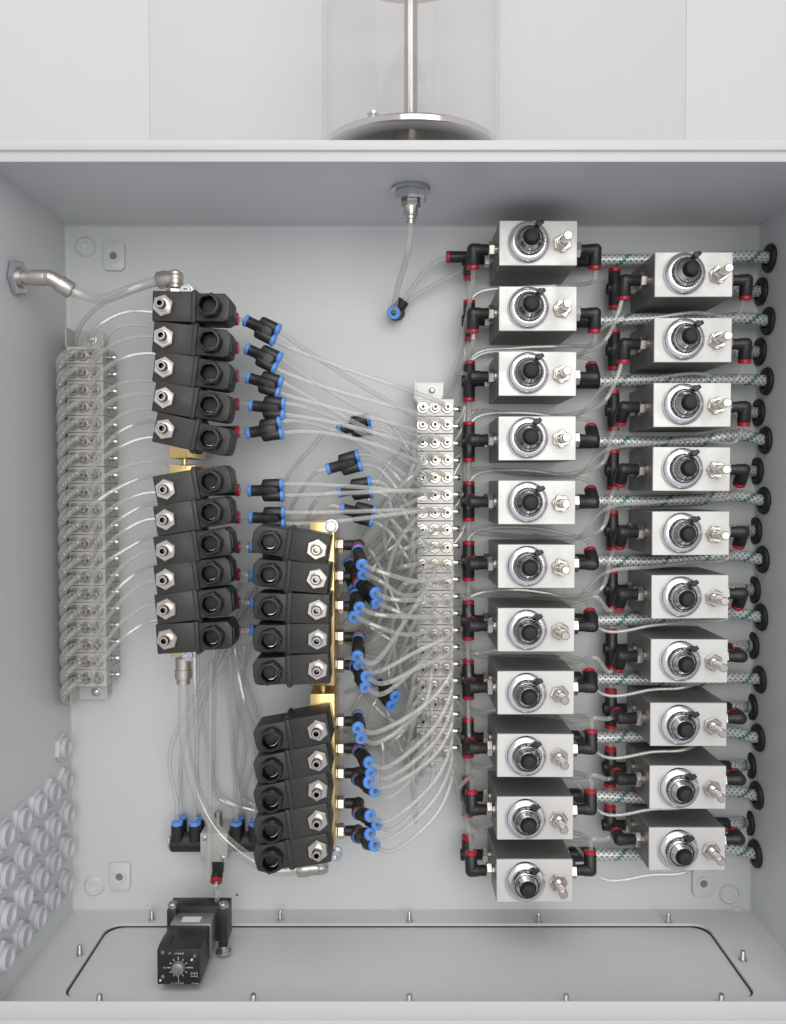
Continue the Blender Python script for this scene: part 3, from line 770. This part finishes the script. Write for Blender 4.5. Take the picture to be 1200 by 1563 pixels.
my = []
mnames = ["behind the crossing tubes, highest", "alone right of the left valves, second highest", "third highest, level with the sixth left valve", "just above the right manifold's screw"]
for i, (s, e, y) in enumerate(MY):
    A = at(*s, y); B = at(*e, y)
    my.append(splitter(A, B - A, (0, -.3, 1), f"black Y splitter with blue collars {mnames[i]}", "loose splitters between valves and bright strip"))

# right manifold: hex nipples, black elbows, splitters aimed at the viewer
RED = [(546, 838), (547, 890), (543, 906), (547, 973), (541, 1016), (546, 1092), (546, 1146), (545, 1190), (546, 1242), (545, 1278)]
BLU = [((552, 860), (555, 877)), ((573, 907), (578, 921)), ((548, 924), (541, 939)), ((546, 999), (548, 1014)), ((557, 1031), (557, 1046)),
       ((546, 1106), (551, 1123)), ((561, 1161), (565, 1177)), ((561, 1193), (571, 1207)), ((564, 1245), (575, 1257)), ((565, 1273), (571, 1290))]
hexpy = [832, 880, 925, 972, 1015, 1101, 1142, 1180, 1226, 1268]
ry = []
for i in range(10):
    hp = at(525, hexpy[i], -.052); hp.x = rx1
    A = at(*RED[i], -.074)
    b1 = at(*BLU[i][0], -.104); b2 = at(*BLU[i][1], -.104); mid_ = (b1 + b2) / 2
    d = (mid_ - A).normalized()
    # elbow on the manifold
    bend = Vector((A.x, hp.y, hp.z)) - RMo; h0 = hp - RMo; dv = (A - (bend + RMo)); dl = dv.length
    g = G().lathe(h0 + Vector((.008, 0, 0)), (1, 0, 0), [(0, 0), (0, .0056), (bend.x - h0.x - .008, .0060)], 16)
    g.sphere(bend, .0070, 14); g.lathe(bend, dv, [(0, .0066), (max(dl - .004, .002), .0070), (max(dl - .003, .003), 0)], 16)
    f = obj("elbow_fitting", g, "black_plastic", RM)
    obj("hex_nut", G().hexn(h0 + Vector((.0002, 0, 0)), h0 + Vector((.0075, 0, 0)), .0085, R(15)), "nickel", f)
    collar(f, A - RMo - dv.normalized() * .004, dv, "red_plastic")
    ry.append(splitter(A + d * .001, d, b1 - b2, f"black Y splitter with blue collars at the {ordn(i, 10)} right valve", "splitters beside the right valves"))
    ry[-1]['d'] = (d + Vector((.5, 0, 0))).normalized()
# one more splitter deep behind, blue collars peeping out
xs = [((575, 1040), (592, 1060), -.040), ((532, 858), (540, 882), -.035)]
xn = ["lying deep below the right valves' fifth splitter", "half hidden behind the topmost right-valve splitter"]
xy = []
for i, (s, e, y) in enumerate(xs):
    A = at(*s, y); B = at(*e, y - .018)
    xy.append(splitter(A, B - A, (.3, -.2, 1), f"black Y splitter with blue collars {xn[i]}", "loose splitters between valves and bright strip"))

# ================================================================ BLUE SPLITTER IN FRONT OF THE BACK PANEL (top centre)
A = at(606, 477, -.006); d_ = Vector((-.14, -1, -.22)).normalized()
t = thing("push_union", "short black union with one blue collar facing out near the top centre", "fitting", A)
obj("body", G().lathe((0, 0, 0), d_, [(-.004, 0), (-.004, .0092), (.010, .0092), (.012, .0078), (.024, .0076), (.0245, .0070), (.0245, 0)], 22), "black_plastic", t)
obj("branch", G().lathe((0, -.010, 0), Vector((.55, -.25, .75)), [(0, 0), (0, .0068), (.013, .0070), (.014, .0062), (.014, 0)], 18), "black_plastic", t)
obj("collar", G().ring((0, 0, 0), (0, 0, .0045), .0074, .0032, 22), "blue_plastic", t, d_ * .0245, d_.to_track_quat('Z', 'Y').to_euler())
br = A + Vector((0, -.010, 0)) + Vector((.55, -.25, .75)).normalized() * .013
ty = dict(s=br, a=A + d_ * .028, b=A + d_ * .028, d=d_)
# ================================================================ CLEAR TUBES: left splitters -> bright strip
grp = "clear tubes from the left splitters to the bright strip"
for i, Y in enumerate(ly):
    row = i if i < 5 else i
    for leg, colm, nm in (('b', 2, 'lower'), ('a', 1 if i < 7 else 0, 'upper')):
        p1 = RS[min(row + (0 if leg == 'b' else (1 if i < 5 else 0)), 20)][colm]
        up = random.uniform(-.3, .3)
        if i < 7:
            if leg == 'b':
                pts = bez(Y[leg], Y['d'] + Vector((0, -.12, 0)), p1 + Vector((0, .004, 0)), (-.55, -1, .35), .07, .035, 26)
            else:
                pts = bez(Y[leg], Y['d'] + Vector((0, .15, -.25 if i < 3 else 0)), p1 + Vector((0, .004, 0)), (-.8, -.7, .15 + up * .4), .07, .03, 26)
        else:
            pts = spline([Y[leg], Y[leg] + Vector((.02, .01, -.002)), at(500 + random.uniform(-8, 8), 880 + 30 * (i - 7), -.012), at(585, rs_rows[row] + 40 + random.uniform(-20, 20), -.03), p1 + Vector((-.02, -.014, 0)), p1 + Vector((0, .004, 0))], 6)
        tube_obj(pts, f"clear tube from the {ordn(i, 11)} left-valve splitter's {nm} leg to bright strip", grp)
# middle splitters -> first and second column of the bright strip
grp = "clear tubes from the loose splitters to the bright strip"
for i, Y in enumerate(my):
    for leg, row, colm in (('a', [3, 5, 7, 8][i], 0), ('b', [4, 6, 8, 9][i], 0 if i % 2 else 1)):
        p1 = RS[row][colm]
        pts = bez(Y[leg], Y['d'], p1 + Vector((0, .004, 0)), (-.9, -.7, random.uniform(-.3, .4)), .035, .03, 22)
        tube_obj(pts, f"clear tube from the {'upper' if leg == 'a' else 'lower'} leg of the {ORD[i]} loose splitter to the bright strip", grp)
    q = [at(436, 735, -.03), at(445, 775, -.03), at(470, 790, -.03), at(440, 800, -.03)][i]
    pts = spline([Y['s'] + Y['d'] * .004, Y['s'] - Y['d'] * .012, [at(470, 690, -.04), at(463, 745, -.05), at(478, 770, -.045), at(480, 790, -.05)][i], q, at(425 + 8 * i, 830, -.022), at(420 + 9 * i, 900, -.015)], 7)
    tube_obj(pts, f"clear feed tube curving down from the {ORD[i]} loose splitter behind the right valves", "feed tubes of the loose splitters")
# right splitters -> bright strip
grp = "clear tubes from the right splitters to the bright strip"
tgt = [(9, 2), (10, 0), (10, 2), (11, 1), (11, 2), (12, 1), (9, 1), (12, 2), (13, 2), (13, 1), (14, 2), (14, 1), (15, 2), (16, 2), (17, 2), (16, 1), (18, 2), (18, 1), (19, 2), (20, 2)]
for i, Y in enumerate(ry):
    for j, leg in enumerate('ab'):
        row, colm = tgt[2 * i + j]; p1 = RS[row][colm]
        rise = p1.z - Y[leg].z
        side = .035 if i >= 5 else .012
        dip = -.45 if i < 5 else -.12
        pts = spline([Y[leg] - Y['d'] * .002, Y[leg] + Vector((.016, -.012, dip * .01)), Y[leg].lerp(p1, .55) + Vector((.022 if i >= 5 else .006, -.026, -.010 if rise > 0 else -.014)),
                      p1 + Vector((.004 if colm == 2 else -.004, -.024, -.012 if rise > 0 else -.008)), p1 + Vector((0, -.008, -.001)), p1 + Vector((0, .004, 0))], 8)
        tube_obj(pts, f"clear tube from the {'upper' if leg == 'a' else 'lower'} collar of the {ordn(i, 10)} right-valve splitter", grp)
# tangle behind, left of the bright strip
grp = "tangled clear tubes left of the bright strip"
for k in range(38):
    row = 2 + k % 19; colm = k // 19
    p1 = RS[row][colm]
    m1 = at(random.uniform(585, 640), rs_rows[row] + random.uniform(20, 110), random.uniform(-.075, -.02))
    m2 = at(random.uniform(555, 625), min(max(rs_rows[row] + random.uniform(-60, 190), 760), 1130), random.uniform(-.055, -.012))
    e = at(random.uniform(525, 560), min(max(m2.z * -1500 + 743 + random.uniform(-60, 60), 860), 1150), -.012)
    s0 = p1 + Vector((0, .004, 0))
    pts = spline([s0, p1 + Vector((-.010, -.013, random.uniform(-.006, .004))), m1, m2, e], 8)
    tube_obj(pts, f"tangled clear tube joined to the {('left', 'middle')[colm]} barb of the {ordn(row, 21)} bright-strip plate", grp)
# ---------------- left strip: outgoing tubes to the left valves
grp = "clear tubes from the dull strip to the left valves"
vz = [(v.z) for v in lvp]
for k in range(20):
    p0 = LS[k][2]
    e = Vector((lx0 - .004, -.070 + random.uniform(-.014, .016), vz[0] + .008 + (vz[-1] - vz[0]) * k / 19.0 + random.uniform(-.006, .006)))
    pts = spline([p0 + Vector((0, .004, 0)), p0 + Vector((.001, -.010, .002)), p0 + Vector((.012 + random.uniform(-.003, .003), -.024 + random.uniform(-.006, .006), .022 + random.uniform(-.004, .006))),
                  p0.lerp(e, .55) + Vector((-.006, -.020 + random.uniform(-.005, .005), .018)), e + Vector((-.022, -.006, .002)), e], 7)
    tube_obj(pts, f"clear tube rising from {ordn(k, 20)} plate of dull strip to a left valve", grp)
# ribbed loops on the left side
grp = "ribbed loops on the dull strip"
for k in range(20):
    p0 = LS[k][1]
    e = Vector((at(101, 800, -.012).x, -.012, p0.z - .036))
    path = spline([p0 + Vector((-.0005, .003, 0)), p0 + Vector((-.003, -.008, .001)), p0 + Vector((-.011, -.012, -.006)), p0 + Vector((-.0205, -.006, -.017)), p0 + Vector((-.0245, .010, -.028)), e], 18)
    o = obj("ribbed_tube", G().tube(path, lambda L: .0033 + .0004 * math.sin(L * 2 * math.pi / .0022), 10), "ribbed")
    tag(o, f"ribbed clear tube looping off the {ordn(k, 20)} plate of the dull strip", "tube", grp)
    # second short stub from the first column
    p0 = LS[k][0]
    path = spline([p0 + Vector((0, .003, 0)), p0 + Vector((-.001, -.007, .001)), p0 + Vector((-.008, -.010, -.008)), p0 + Vector((-.013, .002, -.020)), Vector((at(104, 800, -.012).x, -.012, p0.z - .034))], 8)
    tube_obj(path, f"clear tube bending down behind the {ordn(k, 20)} plate of the dull strip", "clear tubes behind the dull strip", .0024)

# ---------------- bright strip -> regulators
zg_mid = lambda i: (mid_ports[i]['z'] + mid_ports[i + 1]['z']) / 2 if i < 10 else mid_ports[10]['z'] - .035
zg_right = lambda j: (right_ports[j]['z'] + right_ports[j + 1]['z']) / 2 if j < 9 else right_ports[9]['z'] - .035
def src(row, k=0):
    p = RS[max(0, min(20, row))][3]; return p + Vector((-.003, .004 * k, 0))
xm = mid_cx - BW / 2; xm2 = mid_cx + BW / 2; xr_ = right_cx - BW / 2
for i, P in enumerate(mid_ports):                      # left elbows of the middle column
    if i < 3: s0 = Vector((at(676 + 4 * i, 606, -.02).x, -.022, at(680, 612, -.02).z)); mids = [s0 + Vector((.012, -.004, .03))]
    elif i > 8: s0 = Vector((at(680 + 5 * (i - 9), 1160, -.02).x, -.022, at(680, 1158, -.02).z)); mids = [s0 + Vector((.010, -.008, -.03))]
    else: s0 = src(2 * i - 1); mids = [s0 + Vector((.012, .004, 0))]
    pts = spline([s0] + mids + [P['l'] + P['ld'] * .016, P['l'] - P['ld'] * .006], 9)
    tube_obj(pts, f"clear tube from bright strip to left elbow of {ordn(i, 11)} middle regulator", "clear tubes to the middle regulators' left side")
for i, P in enumerate(mid_ports):                      # right elbows of the middle column
    g_ = max(i - 1, 0) if i >= 2 else i
    zg = zg_mid(g_) + random.uniform(-.004, .004)
    s0 = src(2 * i, 1)
    if i == 0: s0 = src(0, 2)
    pts = spline([s0, s0 + Vector((.012, .006, (zg - s0.z) * .2)), Vector((xm - .02, -.016, zg - .005)), Vector((mid_cx - .01, -.024, zg + .003)), Vector((xm2 + .002, -.032, zg - (.004 if i >= 2 else -.004))), P['r'] + P['rd'] * .014, P['r'] - P['rd'] * .006], 8)
    tube_obj(pts, f"clear tube passing behind the middle column to its {ordn(i, 11)} regulator's right elbow", "clear tubes to the middle regulators' right side")
for j, P in enumerate(right_ports):
    low = j >= 5
    zg = zg_mid(j if low else j + 1) + random.uniform(-.005, .003) - (.006 if low else 0)
    s0 = src(2 * j + 1, 2)
    head = [s0, s0 + Vector((.012, .004, (zg - s0.z) * .2)), Vector((xm - .02, -.012, zg + .002)), Vector((mid_cx, -.018, zg - .003)), Vector((xm2 + .010, -.045, zg - .002))]
    if low: tail = [Vector((xm2 + .030, -.060, zg + .006)), P['l'] + Vector((-.010, .002, -.006)), P['l'] + Vector((0, .002, 0)) - P['ld'] * .004]
    else: tail = [Vector((xm2 + .035, -.062, zg + .008)), P['l'] + P['ld'] * .018 + Vector((-.006, 0, 0)), P['l'] - P['ld'] * .006]
    pts = spline(head + tail, 8)
    tube_obj(pts, f"clear tube reaching the left elbow of the {ordn(j, 10)} right-hand regulator", "clear tubes to the right-hand regulators' left side")
    zr = zg_right(j) + random.uniform(-.003, .003)
    pts = spline([Vector((mid_cx + .01, -.014, zg - .002)), Vector((xm2 + .01, -.040, zg - .006)), Vector((xm2 + .04, -.060, zr - .010)), Vector((xr_ + .01, -.066, zr - .003)), Vector((right_cx + .012, -.066, zr + .002)), P['r'] + P['rd'] * .016 + Vector((-.008, 0, -.004)), P['r'] - P['rd'] * .006], 8)
    tube_obj(pts, f"clear tube passing below the {ordn(j, 10)} right-hand regulator to its right elbow", "clear tubes to the right-hand regulators' right side", .0019)

# ================================================================ BULKHEAD FITTINGS AND LARGE HOSES
# left wall
bl = at(24, 424, -.128); bl.x = XL
t = thing("bulkhead_elbow", "nickel bulkhead elbow with large zinc nut on the left wall", "fitting", bl)
obj("lock_nut", G().hexn((0.0005, 0, 0), (.0085, 0, 0), .0215, R(10), .0015), "zinc", t)
obj("body", G().lathe((0.008, 0, 0), (1, 0, 0), [(0, 0), (0, .012), (.004, .012), (.0045, .0085), (.012, .0085), (.0125, .0092), (.026, .0092), (.030, .0088), (.034, .0080), (.034, 0)], 24), "nickel_dull", t)
cpt = Vector((.042, 0, 0)); dv = Vector((1, .35, -.62)).normalized()
obj("elbow", G().sphere(cpt - Vector((.002, 0, 0)), .0090, 20).lathe(Vector((.034, 0, 0)), (1, 0, 0), [(0, .0088), (.008, .0090)], 20).lathe(cpt, dv, [(0, .0088), (.011, .0088), (.0115, .0102), (.025, .0102), (.027, .0092), (.027, .0065), (.020, .0062), (.020, 0)], 24), "nickel_dull", t)
t.scale = (.86, .86, .86)
wall_port = bl + (cpt + dv * .024) * .86
pts = bez(wall_port, dv + Vector((.25, 0, .1)), top_port, (-1, .1, -.22), .045, .065, 26)
tube_obj(pts, "thick clear hose from the left wall elbow to the left manifold", None, .0052, "clear_hose", "clear_hose", 14)
# thin tube from the left wall elbow region down to the dull strip
pts = spline([at(245, 432, -.07), at(190, 447, -.08), at(150, 468, -.07), at(122, 500, -.05), at(112, 540, -.02)], 9)
tube_obj(pts, "thin clear tube dropping from the manifold elbow behind the dull strip", None, .0026)
# top wall
tb = at(627, 284, -.118); tb.z = ZT
t = thing("bulkhead_fitting", "zinc bulkhead fitting hanging from the cabinet's top wall", "fitting", tb)
obj("washer", G().lathe((0, 0, 0), (0, 0, -1), [(.0003, 0), (.0003, .0195), (.0030, .0200), (.0036, .0190), (.0036, 0)], 32), "zinc", t)
obj("lock_nut", G().hexn((0, 0, -.0036), (0, 0, -.0125), .0175, R(5), .0012), "zinc", t)
obj("nipple", G().hexn((0, 0, -.0125), (0, 0, -.0190), .0100, R(20), .0008).lathe((0, 0, -.019), (0, 0, -1), [(0, .0078), (.0015, .0072), (.0095, .0072), (.0100, .0060), (.0125, .0058), (.0130, .0046), (.017, .0044), (.017, 0)], 24), "nickel", t)
tb_port = tb + Vector((0, 0, -.035))
mid_c = (ty['a'] + ty['b']) / 2
pts = bez(tb_port + Vector((0, 0, .002)), (-.02, .05, -1), ty['b'] - d_ * .002, (.08, -.55, 1), .05, .045, 26)
tube_obj(pts, "clear tube hanging from the top wall fitting to the blue-collared splitter", None, .0033)
# row-one tee inlet with red collar facing left
P = mid_ports[0]
t = thing("push_tee", "black inlet fitting with red collar facing left beside the topmost middle regulator", "fitting", P['tee'] + Vector((-.010, -.004, .002)))
obj("body", G().lathe((0.010, 0, 0), (-1, 0, 0), [(0, 0), (0, .0062), (.022, .0066), (.0225, .0060), (.0225, 0)], 18), "black_plastic", t); collar(t, (-.0122, 0, 0), (-1, 0, 0), "red_plastic")
q = P['tee'] + Vector((-.022, -.004, .002))
pts = bez(q + Vector((.004, 0, 0)), (-1, 0, -.1), ty['s'], (.6, -.2, .8), .03, .025, 16)
tube_obj(pts, "upper clear tube between the blue-collared splitter and the red inlet fitting", None, .0026)
pts = bez(P['tee'] + Vector((-.006, .004, -.010)), (-1, 0, -.5), ty['s'] + Vector((.002, .003, -.002)), (.9, -.1, .6), .04, .03, 16)
tube_obj(pts, "lower clear tube from the blue-collared splitter passing behind the inlet fitting", None, .0026)
# manifold hoses
pts = spline([bot_port + Vector((0, 0, .005)), bot_port + Vector((.0, 0, -.02)), at(281, 1120, -.075), at(296, 1195, -.075), at(330, 1265, -.078), at(378, 1308, -.078), at(420, 1328, -.075), right_port + Vector((.004, 0, 0))], 10)
tube_obj(pts, "thick clear hose sweeping from left manifold's bottom to right manifold's elbow", None, .0056, "clear_hose", "clear_hose", 14)

# ================================================================ SMALL DISTRIBUTOR VALVE, BOTTOM LEFT
dc = at(330, 1287, -.030)
t = thing("distributor_valve", "small beige valve with black blue-collared port blocks above the floor", "valve", dc)
obj("body", G().box((-.0155, -.012, -.0165), (.0155, .0285, .0165), .0012), "valve_beige", t)
for sx, sz in ((-1, 1), (1, -1)):
    obj("screw", G().lathe((sx * .0105, -.012, sz * .0115), (0, -1, 0), [(0, .0030), (.0012, .0028), (.0016, .0018), (.0016, .0008), (.0008, 0)], 14), "zinc", t)
obj("silencer", G().lathe((0.001, .008, .0165), (0, 0, 1), [(0, .005), (.004, .005), (.004, .0042), (.006, .0046), (.008, .0040), (.010, .0046), (.012, .004), (.014, .0046), (.017, .0044), (.018, .003), (.018, 0)], 16), "nickel_dull", t)
bports = []
for sx in (-1, 1):
    xa, xb = sorted((sx * .0158, sx * .0520))
    g = G().cyl((xa, .004, 0.000), (xb, .004, 0.0), .0112, 20, .0012)
    b = obj("port_block", g, "black_plastic", t)
    obj("end_cap", G().cyl((sx * .0520, .004, 0), (sx * .0545, .004, 0), .0085, 18, .0006), "nickel_dull", b)
    for xx in (.024, .0445):
        for yy in (-.003, .014):
            x = sx * xx if sx > 0 else -(.0158 + .0520 - xx)
            obj("port", G().cyl((x, yy, .004), (x, yy, .0225), .0068, 16, .0006), "black_plastic", b)
            obj("collar", cached("y_collar", None), "blue_plastic", b, (x, yy, .0225))
            bports.append(dc + Vector((x, yy, .026)))
obj("elbow", G().cyl((.0015, .002, -.0160), (.0015, .002, -.0200), .0050, 14).lathe((.0015, .002, -.0195), (0, 0, -1), [(0, 0), (0, .0068), (.012, .0068), (.013, .006), (.013, 0)], 18).sphere((.0015, .002, -.0325), .0068, 14).lathe((.0015, .002, -.0325), (0, -.75, -.6), [(0, .0066), (.010, .0068), (.0105, 0)], 18), "black_plastic", t)
collar(t, Vector((.0015, .002, -.0325)) + Vector((0, -.75, -.6)).normalized() * .010, (0, -.75, -.6), "red_plastic")
red_port = dc + Vector((.0015, .002, -.0325)) + Vector((0, -.75, -.6)).normalized() * .012
grp = "clear tubes dropping behind the left valves to the distributor"
for k, p in enumerate(bports):
    e = at(random.uniform(300, 395), random.uniform(930, 975), -.035)
    pts = spline([p + Vector((0, 0, -.006)), p + Vector((0, 0, .02)), at(p.x / (DIST + p.y) * F + 600 + random.uniform(-6, 14), 1130 + random.uniform(-30, 20), -.03 + random.uniform(-.02, .01)), e, e + Vector((.015, .012, .03))], 8)
    tube_obj(pts, f"clear tube from the {'front' if p.y < dc.y + .005 else 'rear'} {'left' if p.x < dc.x else 'right'}-block port {'nearest' if abs(p.x - dc.x) < .035 else 'farthest from'} the distributor body", grp, .0026)
pts = spline([at(322, 1010, -.05), at(321, 1120, -.055), at(320, 1240, -.058), at(319, 1300, -.06), at(315, 1350, -.062), at(309, 1392, -.060)], 8)
tube_obj(pts, "thin clear tube hanging in front of the distributor down to the black controller", None, .0026)
for k in range(4):
    x0 = 302 + 24 * k
    pts = spline([at(x0, 985, -.04), at(x0 + random.uniform(-4, 10), 1060, -.035), at(x0 - 30 + random.uniform(0, 60), 1150 + random.uniform(-20, 20), -.02), at(350 + random.uniform(-30, 60), 1215, -.012), at(400 + random.uniform(-10, 20), 1240, -.012)], 8)
    tube_obj(pts, f"clear tube {['leftmost', 'second from left', 'third from left', 'rightmost'][k]} in the loose bundle below the left valves", "loose bundle below the left valves", .0024)

# ================================================================ BLACK CONTROLLER ON THE FLOOR
kc = floor_pt(303, 1450); kc.x = at(303, 1420, -.085).x
t = thing("controller", "black box controller with silver dial standing on the cabinet floor", "controller", (kc.x, -.085, ZB))
obj("bracket", G().box((-.0325, 0, .010), (.0325, .020, .0485), .0012).box((-.0325, -.006, .012), (-.0225, .001, .0480), .001).box((.0225, -.006, .004), (.0325, .001, .0480), .001), "black_plastic", t)
for x in (-.0275, .0275):
    obj("cap_screw", G().lathe((x, .000, .0470), (0, 0, 1), [(0, .0052), (.0052, .0052), (.006, .0044), (.006, .0026), (.004, .0024), (.004, 0)], 20), "zinc", t)
obj("floor_bolt", G().lathe((.0275, -.002, 0), (0, 0, 1), [(.0002, 0), (.0002, .0085), (.0016, .0085), (.0016, .004)], 24).hexn((.0275, -.002, .0016), (.0275, -.002, .0075), .0062), "zinc", t)
obj("floor_bolt", G().hexn((-.0275, -.002, .0002), (-.0275, -.002, .0075), .0062), "zinc", t)
ft = Matrix.Rotation(0, 3, 'X')
mid = obj("mid_section", G().box((-.0245, -.022, .006), (.0185, .001, .0415), .001), "silver_grey", t)
obj("rating_label", G().box((-.014, -.018, .0414), (.006, -.008, .0418)), "label_white", mid)
hs = obj("housing", G().box((-.0255, -.066, .004), (.0175, -.0215, .0400), .0012).box((-.0255, -.060, .0395), (-.0140, -.040, .0405), .0004), "black_plastic", t)
cx, cz, fy = -.004, .0215, -.0660
obj("set_knob", G().lathe((cx, fy, cz), (0, -1, 0), [(0, .0068), (.001, .0066), (.004, .0060), (.0046, .0052), (.0046, 0)], 28).box((cx - .0008, fy - .0062, cz - .0055), (cx + .0008, fy - .0042, cz + .001), .0003), "silver_grey", hs)
g = G()
for k in range(12):
    a = R(30 * k); l0, l1 = .0078, (.0112 if k % 3 == 0 else .0100)
    c = Vector((cx + math.cos(a) * (l0 + l1) / 2, fy - .0002, cz + math.sin(a) * (l0 + l1) / 2))
    g.box(c - Vector(((l1 - l0) / 2, .0002, .0003)), c + Vector(((l1 - l0) / 2, .0002, .0003)), 0, Matrix.Rotation(-a, 3, 'Y'))
obj("dial_print", g, "print_white", hs)
for x, z in ((.0125, .0335), (-.0195, .0125), (-.0195, .037)):
    obj("face_screw", G().lathe((x, fy, z), (0, -1, 0), [(0, .0020), (.0006, .0018), (.0006, 0)], 14), "zinc", hs)
for x, z in ((.0095, .0295), (-.0222, .0085)):
    obj("indicator", G().lathe((x, fy, z), (0, -1, 0), [(0, .0013), (.0008, .001), (.0008, 0)], 12), "label_white", hs)
def text(s, size, loc, m, parent, name="lettering"):
    cu = bpy.data.curves.new(name, 'FONT'); cu.body = s; cu.size = size; cu.extrude = .00005; cu.align_x = 'CENTER'; cu.align_y = 'CENTER'
    tmp = bpy.data.objects.new("tmp", cu); C.objects.link(tmp)
    bpy.context.view_layer.update()
    me = bpy.data.meshes.new_from_object(tmp.evaluated_get(bpy.context.evaluated_depsgraph_get()))
    bpy.data.objects.remove(tmp); bpy.data.curves.remove(cu)
    return obj(name, me, m, parent, loc, (R(90), 0, 0))
text("crouzet", .0030, (cx + .001, fy - .0003, .0362), "print_white", hs)
obj("emblem", G().lathe((cx - .0085, fy, .0362), (0, -1, 0), [(0, .0014), (.0003, .0014), (.0003, 0)], 14), "print_green", hs)
text("0.1", .0026, (cx - .0135, fy - .0003, cz), "print_white", hs); text("MIN", .0024, (cx + .0128, fy - .0003, cz), "print_white", hs)
text("0", .0030, (cx, fy - .0003, cz - .0132), "print_white", hs); text("0.1 TYPE BYS", .0023, (cx - .001, fy - .0003, .0055), "print_white", hs); text("Crouzet", .0022, (.0128, fy - .0003, .0055), "print_white", hs)
obj("wiring_print", G().box((.0080, fy - .0003, .0125), (.0150, fy, .0128)).box((.0080, fy - .0003, .0155), (.0150, fy, .0158)).box((.0090, fy - .0003, .0125), (.0093, fy, .0170)).box((.0118, fy - .0003, .0125), (.0121, fy, .0170)).box((.0145, fy - .0003, .0110), (.0148, fy, .0170)), "print_white", hs)
text("+", .003, (.0112, fy - .0003, .0262), "print_yellow", hs)
e = Vector((kc.x + .006, -.076, ZB + .049))
pts = spline([red_port + Vector((0, .002, .002)), red_port + Vector((0, -.006, -.010)), e + Vector((.012, .004, .012)), e + Vector((.012, .002, -.004))], 8)
tube_obj(pts, "short clear tube from the red collar down to the black controller", None, .0026)

# ================================================================ CLEAR VESSEL ON TOP OF THE CABINET
vx = at(627, 200, -.10).x; vy = -.105
zd = at(627, 184, vy - .092).z
t = thing("clear_vessel", "clear acrylic cylinder on a polished steel dish with a central rod, above the cabinet", "vessel", (vx, vy, ZT + T))
o = Vector(t.location)
zd -= o.z
obj("dish", G().lathe((0, 0, zd), (0, 0, 1), [(-.002, 0), (-.002, .080), (0, .0905), (.0015, .0925), (.0055, .0930), (.0075, .0915), (.0085, .088), (.0085, 0)], 96), "stainless", t)
obj("neck", G().cyl((0, 0, 0.0003), (0, 0, zd - .0015), .016, 24), "stainless", t)
obj("rod", G().lathe((0, 0, zd + .0085), (0, 0, 1), [(0, .0072), (.40, .0072), (.40, 0)], 28), "rod_steel", t)
zt2 = at(627, 6, vy + .083).z - o.z
obj("upper_plate", G().lathe((0, 0, zt2), (0, 0, 1), [(0, 0), (0, .083), (.001, .0845), (.008, .0845), (.008, 0)], 72), "stainless", t)
obj("acrylic_cylinder", G().lathe((0, 0, zd + .0086), (0, 0, 1), [(0, .0905), (zt2 + .2, .0905), (zt2 + .2, .0865), (0, .0865), (0, .0905)], 96), "acrylic", t)
obj("stud", G().lathe((-.037, -.060, zd + .0085), (0, 0, 1), [(0, .0030), (.011, .0030), (.011, .0058), (.0128, .0062), (.0136, .0050), (.0136, 0)], 20), "chrome", t)
bpy.context.view_layer.update()
